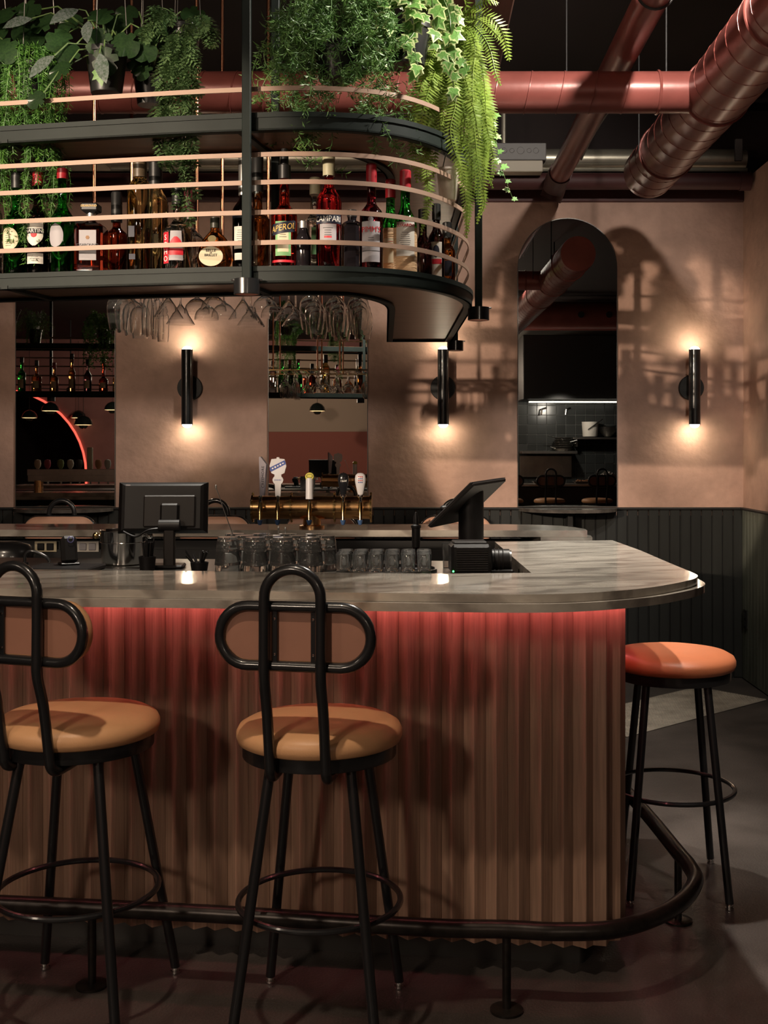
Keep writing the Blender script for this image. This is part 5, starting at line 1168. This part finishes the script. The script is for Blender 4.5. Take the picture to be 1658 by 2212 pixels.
def needles(mb, path, step, L, wd, spread=0.9, down=0.3, tri=True, per=2, curl=0.0):
    acc = 0.0
    for i in range(len(path) - 1):
        a, b = path[i], path[i + 1]; l = (b - a).length
        acc += l
        while acc > step:
            acc -= step; p = a + (b - a) * random.random(); t = (b - a).normalized() if l > 1e-9 else Vector((0, 0, -1))
            for _ in range(per):
                v = Vector((random.gauss(0, 1), random.gauss(0, 1), random.gauss(0, 1))); v -= t * v.dot(t); v.normalize()
                d = (v * spread + t * random.uniform(0.2, 0.8) + Vector((0, 0, -down))).normalized(); s_ = d.cross(Vector((random.gauss(0, 1), random.gauss(0, 1), random.gauss(0, 1)))).normalized() * wd; ll = L * random.uniform(0.6, 1.15)
                m_ = p + d * ll * 0.5 + Vector((0, 0, curl * ll)); e = p + d * ll
                mb.add([p, m_ + s_, e, m_ - s_], [(0, 1, 2), (0, 2, 3)])
# 1 needle-leaf trailing plant, left
def needle_plant():
    c = at(75, 180, 3.50)
    t = thing('trailing_plant', 'needle-leaved trailing plant hanging over the vermouth bottles', 'plant', (c.x, 3.50, 2.46))
    pot(t, 0.065, 0.11)
    for k in range(46):
        a = random.uniform(PI * 0.95, PI * 2.05) if k % 5 else random.uniform(0, 2 * PI); dr = random.choice((0.30, 0.42, 0.50, 0.56, 0.62))
        q = hang_path(0.035, a, dr, random.uniform(0.03, 0.062), 0.11, 0.04, drift=0.012)
        for p in q: p.x += 0.015 * math.sin(p.z * 9 + k); 
        mb = MB(); mb.tube(q, 0.0011, 4, caps=False); needles(mb, q, 0.0048, 0.019, 0.0014, 1.0, 0.15)
        mb.build('strand', L_NEEDLE, t, smooth=False, fix=False)
    return t
needle_plant()
# 2 monstera with pots
def leaf_shape(kind):
    mb = MB()
    if kind == 'monstera':
        P = []
        n = 26
        for i in range(n + 1):
            a = -PI * 0.5 + 2 * PI * i / n; r = 0.5 * (1.0 + 0.12 * math.sin(a)); notch = 0.62 if (i % 4 == 2 and 3 < i < 23 and abs(i - 13) > 2) else 1.0
            P.append((r * math.cos(a) * notch * 0.92, 0.46 + r * math.sin(a) * (notch if abs(i - 13) > 3 else 1)))
    elif kind == 'ivy':
        P = [(0, 0), (0.22, -0.08), (0.48, 0.10), (0.36, 0.30), (0.52, 0.58), (0.26, 0.56), (0, 1.0), (-0.26, 0.56), (-0.52, 0.58), (-0.36, 0.30), (-0.48, 0.10), (-0.22, -0.08)]
    else:
        P = [(0.0, 0), (0.10, 0.12), (0.20, 0.32), (0.22, 0.5), (0.15, 0.78), (0, 1.0), (-0.15, 0.78), (-0.22, 0.5), (-0.20, 0.32), (-0.10, 0.12)]
    n = len(P)
    def z(x, y): return -0.35 * (y - 0.3) ** 2 * (1 if y > 0.3 else 0) - 0.25 * x * x + 0.10 * abs(x)
    vs = [(0, 0.45, 0.0)] + [(x, y, z(x, y)) for x, y in P]
    mb.add(vs, [(0, 1 + i, 1 + (i + 1) % n) for i in range(n)])
    return mb
LEAF = {}
for kd, mm in (('monstera', L_MON), ('ivy', L_IVY), ('oval', L_SILVER), ('ivyrim', L_IVYC)):
    o = leaf_shape('ivy' if kd == 'ivyrim' else kd).build('src_' + kd, mm, fix=False, angle=80); LEAF[kd] = o.data; bpy.data.objects.remove(o)
ml = bpy.data.meshes.new('ivy_variegated')     # cream-rimmed ivy leaf: centre green, rim cream
src = leaf_shape('ivy'); rim = [(x, y, z) for x, y, z in src.v]; c0 = Vector((0, 0.40, 0))
inn = [tuple(c0 + (Vector(v) - c0) * 0.78 + Vector((0, 0, 0.012))) for v in rim[1:]]; n = len(inn)
ml.from_pydata([rim[0]] + rim[1:] + inn, [], [(1 + i, 1 + (i + 1) % n, 1 + n + (i + 1) % n, 1 + n + i) for i in range(n)] + [(0, 1 + n + i, 1 + n + (i + 1) % n) for i in range(n)])
ml.materials.append(L_IVYC); ml.materials.append(L_IVY)
for i, p in enumerate(ml.polygons): p.material_index = 0 if i < n else 1
def put_leaf(t, kd, p, d, up, size, name='leaf'):
    data = ml if kd == 'ivyv' else LEAF[kd]
    o = bpy.data.objects.new(name, data); COL.objects.link(o); o.parent = t
    y = Vector(d).normalized(); z = Vector(up) - y * Vector(up).dot(y); z = z.normalized() if z.length > 1e-4 else y.orthogonal().normalized(); x = y.cross(z)
    o.matrix_local = Matrix.Translation(p) @ Matrix((x, y, z)).transposed().to_4x4() @ Matrix.Scale(size, 4); return o
def leafy(label, px, py, Y, zb, pots, leaves, name='potted_monstera', wires=True):
    c = at(px, py, Y); t = thing(name, label, 'plant', (c.x, Y, zb)); pot(t, *pots, wires=wires)
    for (lx, ly, kd, size, dY) in leaves:      # pixel of the leaf centre
        q = at(lx, ly, Y + dY) - Vector((c.x, Y, zb)); root = Vector((0, 0, pots[1] - 0.02)); v = (q - root)
        ctrl = root + v * 0.5 + Vector((0, 0, 0.03 + 0.2 * abs(v.x)))
        MB().tube([root, root * 0.35 + ctrl * 0.65, ctrl * 0.5 + q * 0.5 + Vector((0, 0, 0.01)), q], 0.0022, 5).build('petiole', STEMG, t)
        d = Vector((v.x * 0.8 + random.uniform(-.03, .03), -0.03, -0.10 - 0.4 * random.random() * abs(v.x) + min(0, v.z)))
        d = Vector((v.x + random.uniform(-.05, .05), random.uniform(-0.06, 0.0), v.z * 0.3 - 0.09)); put_leaf(t, kd, q, d, (random.uniform(-.3, .3), -1, 0.45), size)
    return t
leafy('dark monstera in a black hanging pot above the square amaretto bottle', 230, 160, 3.46, 2.475, (0.062, 0.13), [
    (150, 70, 'monstera', .085, -.03), (205, 60, 'monstera', .09, -.05), (250, 75, 'monstera', .09, -.04), (225, 100, 'monstera', .085, -.08), (285, 90, 'monstera', .085, -.03), (300, 60, 'monstera', .08, 0), (180, 40, 'monstera', .08, .02), (150, 135, 'monstera', .075, -.09), (215, 20, 'monstera', .09, 0), (260, 30, 'monstera', .085, .03), (165, 95, 'monstera', .08, -.06), (120, 40, 'monstera', .08, 0), (90, 20, 'monstera', .08, .0),
    (70, 40, 'oval', .09, -.05), (170, 20, 'oval', .10, -.05), (118, 120, 'oval', .10, -.10), (215, 115, 'oval', .10, -.10), (190, 45, 'oval', .085, -.07), (95, 200, 'monstera', .06, -.13), (215, 150, 'ivy', .05, -.1)])
leafy('dark monstera in a small black hanging pot behind the trailing hop cones', 322, 175, 3.56, 2.47, (0.048, 0.10), [
    (330, 60, 'monstera', .085, 0), (360, 30, 'monstera', .085, .02), (300, 115, 'monstera', .07, -.05), (345, 120, 'monstera', .07, -.04), (318, 130, 'monstera', .07, -.07), (390, 25, 'monstera', .08, .03), (345, 90, 'monstera', .075, -.03), (365, 140, 'ivy', .05, -.06), (300, 25, 'monstera', .085, .03)])
leafy('dark green monstera at the frame edge beside the needle-leaved plant', -30, 150, 3.52, 2.46, (0.065, 0.13), [
    (8, 20, 'monstera', .10, -.02), (28, 60, 'monstera', .10, -.05), (5, 85, 'monstera', .09, -.08), (-10, 50, 'monstera', .1, 0), (25, 115, 'ivy', .07, -.08), (35, 15, 'monstera', .09, 0)])
# 3 hop plant
def hop_plant():
    c = at(395, 60, 3.48)
    t = thing('hop_plant', 'trailing plant with scaly cone-like leaf tips beside the front post', 'plant', (c.x, 3.50, 2.60)); pot(t, 0.05, 0.09)
    cone = MB()
    for k in range(46):
        z = k / 46; a = k * 2.4; r = 0.20 * math.sin(PI * (0.12 + 0.84 * z)) + 0.02
        p = Vector((r * math.cos(a), r * math.sin(a), -z)); o_ = Vector((math.cos(a), math.sin(a), -0.55)).normalized(); s_ = Vector((-math.sin(a), math.cos(a), 0)) * 0.085
        cone.add([p - o_ * 0.05, p + o_ * 0.10 + s_, p + o_ * 0.25, p + o_ * 0.10 - s_], [(0, 1, 2), (0, 2, 3)])
    co = cone.build('src_cone', L_HOP, fix=False, smooth=False); cd = co.data; bpy.data.objects.remove(co)
    strands = [[(395, 55), (370, 90), (355, 150), (348, 210), (345, 290)], [(395, 50), (385, 110), (372, 180), (366, 260), (370, 330)], [(400, 50), (400, 120), (398, 200), (396, 290), (398, 370), (404, 445)], [(400, 50), (412, 110), (410, 180), (408, 260), (400, 330)], [(390, 50), (345, 40), (320, 60)], [(400, 45), (435, 60), (465, 62)], [(400, 45), (425, 35), (445, 40)], [(385, 40), (360, 20), (330, 15)], [(398, 50), (385, 80), (380, 140), (360, 205), (352, 250)]]
    for s, S_ in enumerate(strands):
        yo = 3.50 - 0.12 - 0.015 * (s % 4) if len(S_) > 3 else 3.42
        q = spline([at(x, y, yo if i else 3.46) - Vector(t.location) for i, (x, y) in enumerate(S_)], 8)
        MB().tube(q, 0.0015, 5).build('stem', STEMG, t)
        L = 0
        for i in range(4, len(q)):
            L += (q[i] - q[i - 1]).length
            if L > 0.030 or i == len(q) - 1:
                L = 0
                for sd in ((-1, 1) if i < len(q) - 1 else (0,)):
                    o = bpy.data.objects.new('cone', cd); COL.objects.link(o); o.parent = t
                    sc = random.uniform(0.046, 0.064); o.location = q[i] + Vector((sd * 0.006, random.uniform(-.008, .004), 0)); o.scale = (sc, sc, sc); o.rotation_euler = (random.uniform(-.4, .4), sd * random.uniform(-0.75, -0.15), random.uniform(0, 6))
hop_plant()
# 4 asparagus-like airy plant
def airy():
    c = at(725, 90, 3.40)
    t = thing('asparagus_fern', 'airy thread-leaved asparagus fern above the red bitter bottle', 'plant', (c.x, 3.42, 2.50)); pot(t, 0.07, 0.11)
    for k in range(58):
        a = random.uniform(PI * 0.88, PI * 2.12); out = random.uniform(0.03, 0.17)
        dr = max(0.03, random.gauss(0.17, 0.10))
        if k % 7 == 0: dr = random.uniform(0.32, 0.44)
        q = hang_path(0.04, a, min(dr, 0.45), out, 0.10, random.uniform(0.04, 0.24), drift=0.045)
        mb = MB(); mb.tube(q, 0.0009, 4, caps=False)
        for jj in range(0, len(q) - 1, 1):      # short side twigs carrying the thread leaves
            if random.random() < 0.55:
                dd = Vector((random.gauss(0, 1), random.gauss(0, 0.7), random.gauss(0, 0.6))).normalized(); L_ = random.uniform(0.02, 0.05)
                tw_ = [q[jj] + dd * (L_ * u / 4) + Vector((0, 0, -0.010 * (u / 4) ** 2)) for u in range(5)]
                needles(mb, tw_, 0.0055, 0.026, 0.0011, 0.9, 0.0, per=2, curl=-0.10)
        needles(mb, q, 0.014, 0.024, 0.0011, 1.0, 0.0, per=2, curl=-0.12)
        mb.build('strand', L_ASP, t, smooth=False, fix=False)
    mb = MB()
airy()
# 5 variegated ivy
def ivy():
    c = at(880, 40, 3.40)
    t = thing('ivy', 'variegated cream-edged ivy between the asparagus fern and the big fern', 'plant', (c.x, 3.47, 2.56)); pot(t, 0.07, 0.12)
    rnd = random.Random(3)
    for k in range(16):
        a = rnd.uniform(PI * 0.95, PI * 2.05); dr = rnd.uniform(0.02, 0.24); q = hang_path(0.04, a, dr, rnd.uniform(0.05, 0.13), 0.12, rnd.uniform(0.05, 0.12), drift=0.02)
        MB().tube(q, 0.0014, 5).build('vine', STEMG, t); L = 0
        for i in range(3, len(q)):
            L += (q[i] - q[i - 1]).length
            if L > 0.024 or i == len(q) - 1:
                L = 0; d = Vector((rnd.uniform(-1, 1), rnd.uniform(-0.5, 0.1), rnd.uniform(-1.2, -0.1))); put_leaf(t, 'ivyv', q[i], d, (rnd.uniform(-.5, .5), -1, rnd.uniform(0, .8)), rnd.uniform(0.035, 0.06))
ivy()
# 6 boston fern
def frond(mb, q, wmax, step=0.0098):
    n = len(q); Ls = [0]
    for i in range(1, n): Ls.append(Ls[-1] + (q[i] - q[i - 1]).length)
    T = Ls[-1]; s_ = 0.02; side_ref = None
    mb.tube(q, 0.0013, 4, caps=False)
    while s_ < T:
        i = max(1, next((j for j in range(n) if Ls[j] >= s_), n - 1)); p = q[i - 1].lerp(q[i], (s_ - Ls[i - 1]) / max(1e-6, Ls[i] - Ls[i - 1])); t = (q[i] - q[i - 1]).normalized()
        sd = t.cross(Vector((0, -1, 0.35))); sd = sd.normalized() if sd.length > 1e-3 else Vector((1, 0, 0)); nn = sd.cross(t)
        u = s_ / T; w_ = wmax * (math.sin(PI * min(1, (u * 0.9 + 0.08))) ** 0.7) * random.uniform(0.85, 1.1)
        for g in (-1, 1):
            d = (sd * g + t * 0.45 + nn * random.uniform(-0.25, 0.05)).normalized(); e = p + d * w_; wv_ = t * 0.0028; m1 = p + d * w_ * 0.35
            mb.add([p - wv_ * 0.6, m1 - wv_ * 1.2, e, m1 + wv_ * 1.2, p + wv_ * 0.6], [(0, 1, 2), (0, 2, 3), (0, 3, 4)])
        s_ += step
def fern():
    c = at(985, 60, 3.62)
    t = thing('boston_fern', 'large bright boston fern hanging over the rounded shelf end', 'plant', (c.x, 3.60, 2.52)); pot(t, 0.075, 0.12)
    base = Vector(t.location)
    F_ = [[(985, 40), (1010, 30), (1050, 40), (1085, 70), (1098, 130)], [(985, 40), (1015, 20), (1050, 5), (1075, 5)], [(985, 40), (1020, 60), (1055, 100), (1072, 160), (1075, 185)], [(985, 40), (1030, 45), (1065, 75), (1078, 85)], [(985, 50), (1010, 90), (1030, 170), (1040, 270), (1045, 380)], [(985, 50), (1000, 110), (1012, 220), (1018, 340), (1010, 470)], [(985, 50), (1005, 100), (1030, 200), (1042, 330), (1040, 430), (1030, 480)], [(980, 50), (975, 110), (970, 210), (985, 300), (1000, 400), (1015, 505)], [(975, 50), (950, 90), (930, 170), (925, 260), (922, 350)], [(975, 55), (955, 120), (935, 220), (925, 320), (920, 420), (915, 500)], [(975, 55), (940, 110), (905, 190), (890, 260), (885, 330)], [(980, 60), (965, 150), (955, 240), (960, 330)], [(970, 50), (930, 60), (895, 100), (870, 150)], [(980, 60), (990, 160), (995, 260), (990, 330)], [(985, 50), (1020, 80), (1048, 160), (1055, 260), (1062, 350), (1060, 400)], [(975, 60), (945, 140), (915, 230), (905, 300), (905, 390)], [(985, 60), (985, 130), (975, 200), (950, 270)], [(985, 60), (1005, 150), (1025, 230), (1030, 300)], [(980, 60), (955, 110), (945, 180), (945, 260), (940, 330), (935, 380)], [(985, 40), (960, 20), (930, 10), (900, 25)], [(985, 45), (1000, 15), (1010, -30)], [(985, 50), (1010, 120), (1048, 200), (1066, 300)], [(980, 60), (970, 130), (985, 220), (1010, 300), (1030, 360), (1035, 440)], [(975, 55), (950, 130), (925, 200), (900, 240), (880, 290)]]
    F_ = F_ + [[(x + random.uniform(-14, 14) * min(1, i), y + random.uniform(-16, 10) * min(1, i)) for i, (x, y) in enumerate(S_)] for S_ in F_[4:19]]
    for k, S_ in enumerate(F_):
        yy = 3.60 - random.uniform(0.08, 0.17); 
        q = [at(x, y, 3.56 + (yy - 3.56) * min(1, i / 1.5)) - base for i, (x, y) in enumerate(S_)]
        q = [p + Vector((random.uniform(-.008, .008), random.uniform(-.02, .02), 0)) if i else p for i, p in enumerate(q)]
        mb = MB(); frond(mb, spline(q, 8), random.uniform(0.024, 0.036)); mb.build('frond', L_FERN, t, smooth=False, fix=False)
fern()
# 7 thin trailing vine at the shelf corner + white pot
c = at(1075, 300, 3.95)
t = thing('trailing_vine', 'thin vine with small pale-edged leaves trailing past the junction box', 'plant', (0.14, 3.93, ZU1))
pot(t, 0.03, 0.05, wires=False)
q = spline([Vector((0, 0, 0.05)), at(1062, 250, 3.93) - Vector(t.location), at(1070, 300, 3.90) - Vector(t.location), at(1078, 345, 3.90) - Vector(t.location), at(1090, 385, 3.90) - Vector(t.location), at(1108, 432, 3.90) - Vector(t.location)], 8)
MB().tube(q, 0.0013, 5).build('vine', STEMG, t)
for i in range(6, len(q), 3):
    sd = 1 if i % 2 else -1; put_leaf(t, 'ivyv' if i % 4 == 0 else 'ivy', q[i], (sd * 0.7, -0.3, random.uniform(-.5, .3)), (0, -1, 0.5), random.uniform(0.02, 0.032))
c = at(966, 442, 3.60)
t = thing('hanging_pot', 'small pale clay pot hung under the upper shelf among the fern fronds', 'pot', (c.x, 3.55, c.z + 0.002))
MB().lathe([(0, 0), (0.024, 0), (0.026, 0.004), (0.034, 0.088), (0.036, 0.09), (0.036, 0.096), (0.031, 0.096), (0.023, 0.006), (0, 0.006)], 28).build('pot', POTW, t)
for a in (0, 2.1, 4.2): MB().cyl((0.034 * math.cos(a), 0.034 * math.sin(a), 0.094), (0.01 * math.cos(a), 0.01 * math.sin(a), ZU0 - t.location.z + 0.02), 0.0012, n=5).build('wire', DSTEEL, t)
# plants on the rear of the rack, reflected by the left mirror
for k, (px, py, lab) in enumerate(((70, 690, 'feathery plant on the far run of the upper shelf, outermost in the left mirror'), (215, 700, 'bushy small-leaved plant on the far run of the upper shelf in the left mirror'))):
    x = (px + SH - CX) * 10.74 / F
    t = thing('potted_plant', lab, 'plant', (x, 3.74, ZU1)); pot(t, 0.06, 0.13, wires=False)
    for s in range(40):
        a = random.uniform(0, PI) if s % 3 else random.uniform(0, 6.28); q = hang_path(0.03, a, random.uniform(0.03, 0.42 if k else 0.25), random.uniform(0.04, 0.16), 0.13, random.uniform(0.06, 0.18))
        mb = MB(); mb.tube(q, 0.0012, 4, caps=False); needles(mb, q, 0.012, 0.026 if k else 0.03, 0.006 if k else 0.0014, 1.0, 0.1, per=2); mb.build('strand', L_IVY if k else L_ASP, t, smooth=False, fix=False)
# visible track spotlights that carry the ceiling lights
for nm, loc, tgt, *_ in SPOTS:
    if nm in ('spot_kitchen', 'spot_rear'): continue
    d = (Vector(tgt) - Vector(loc)).normalized(); p = Vector(loc) - d * 0.02
    t = thing('track_spotlight', {'spot_wall': 'black ceiling spotlight aimed across the bar at the corner wall', 'spot_wall_left': 'black ceiling spotlight aimed at the pink wall', 'spot_corner': 'black ceiling spotlight above the rounded bar corner', 'spot_duct': 'black ceiling spotlight aimed at the fern and ducts', 'spot_well': 'black ceiling spotlight above the bartender aisle', 'spot_stools': 'black ceiling spotlight above the tan stools', 'spot_back_aisle': 'black ceiling spotlight aimed at the back aisle'}[nm], 'spotlight', p)
    Q = d.to_track_quat('Z', 'Y').to_matrix()
    MB().lathe([(0.0, -0.12), (0.038, -0.12), (0.042, -0.11), (0.042, 0.012), (0.038, 0.012), (0.037, -0.05), (0, -0.05)], 22, M=Q).build('can', BLACKM, t)
    MB().cyl(Q @ Vector((0, 0, -0.08)), (Q @ Vector((0, 0, -0.08))) + Vector((0, 0, ZC - p.z)), 0.008, n=8).build('stem', BLACKM, t)

dl = ((739 + SH - CX) * 11.66 / F, 2 * YW - 11.66, H + (967 - 535) * 11.66 / F)
t = thing('ceiling_downlight', 'small bright ceiling downlight mirrored behind the red bitter bottle', 'ceiling lamp', dl)
MB().lathe([(0.022, 0.0), (0.030, 0.0), (0.030, ZC - dl[2]), (0, ZC - dl[2]), (0, 0.02), (0.022, 0.02), (0.022, 0.0)], 24).build('can', BLACKM, t)
MB().ball((0, 0, -0.002), 0.016, 14).build('bulb', mat('bulb_bright', (1, 0.95, 0.85), 0.4, emit=(1, 0.93, 0.78), estr=160), t)
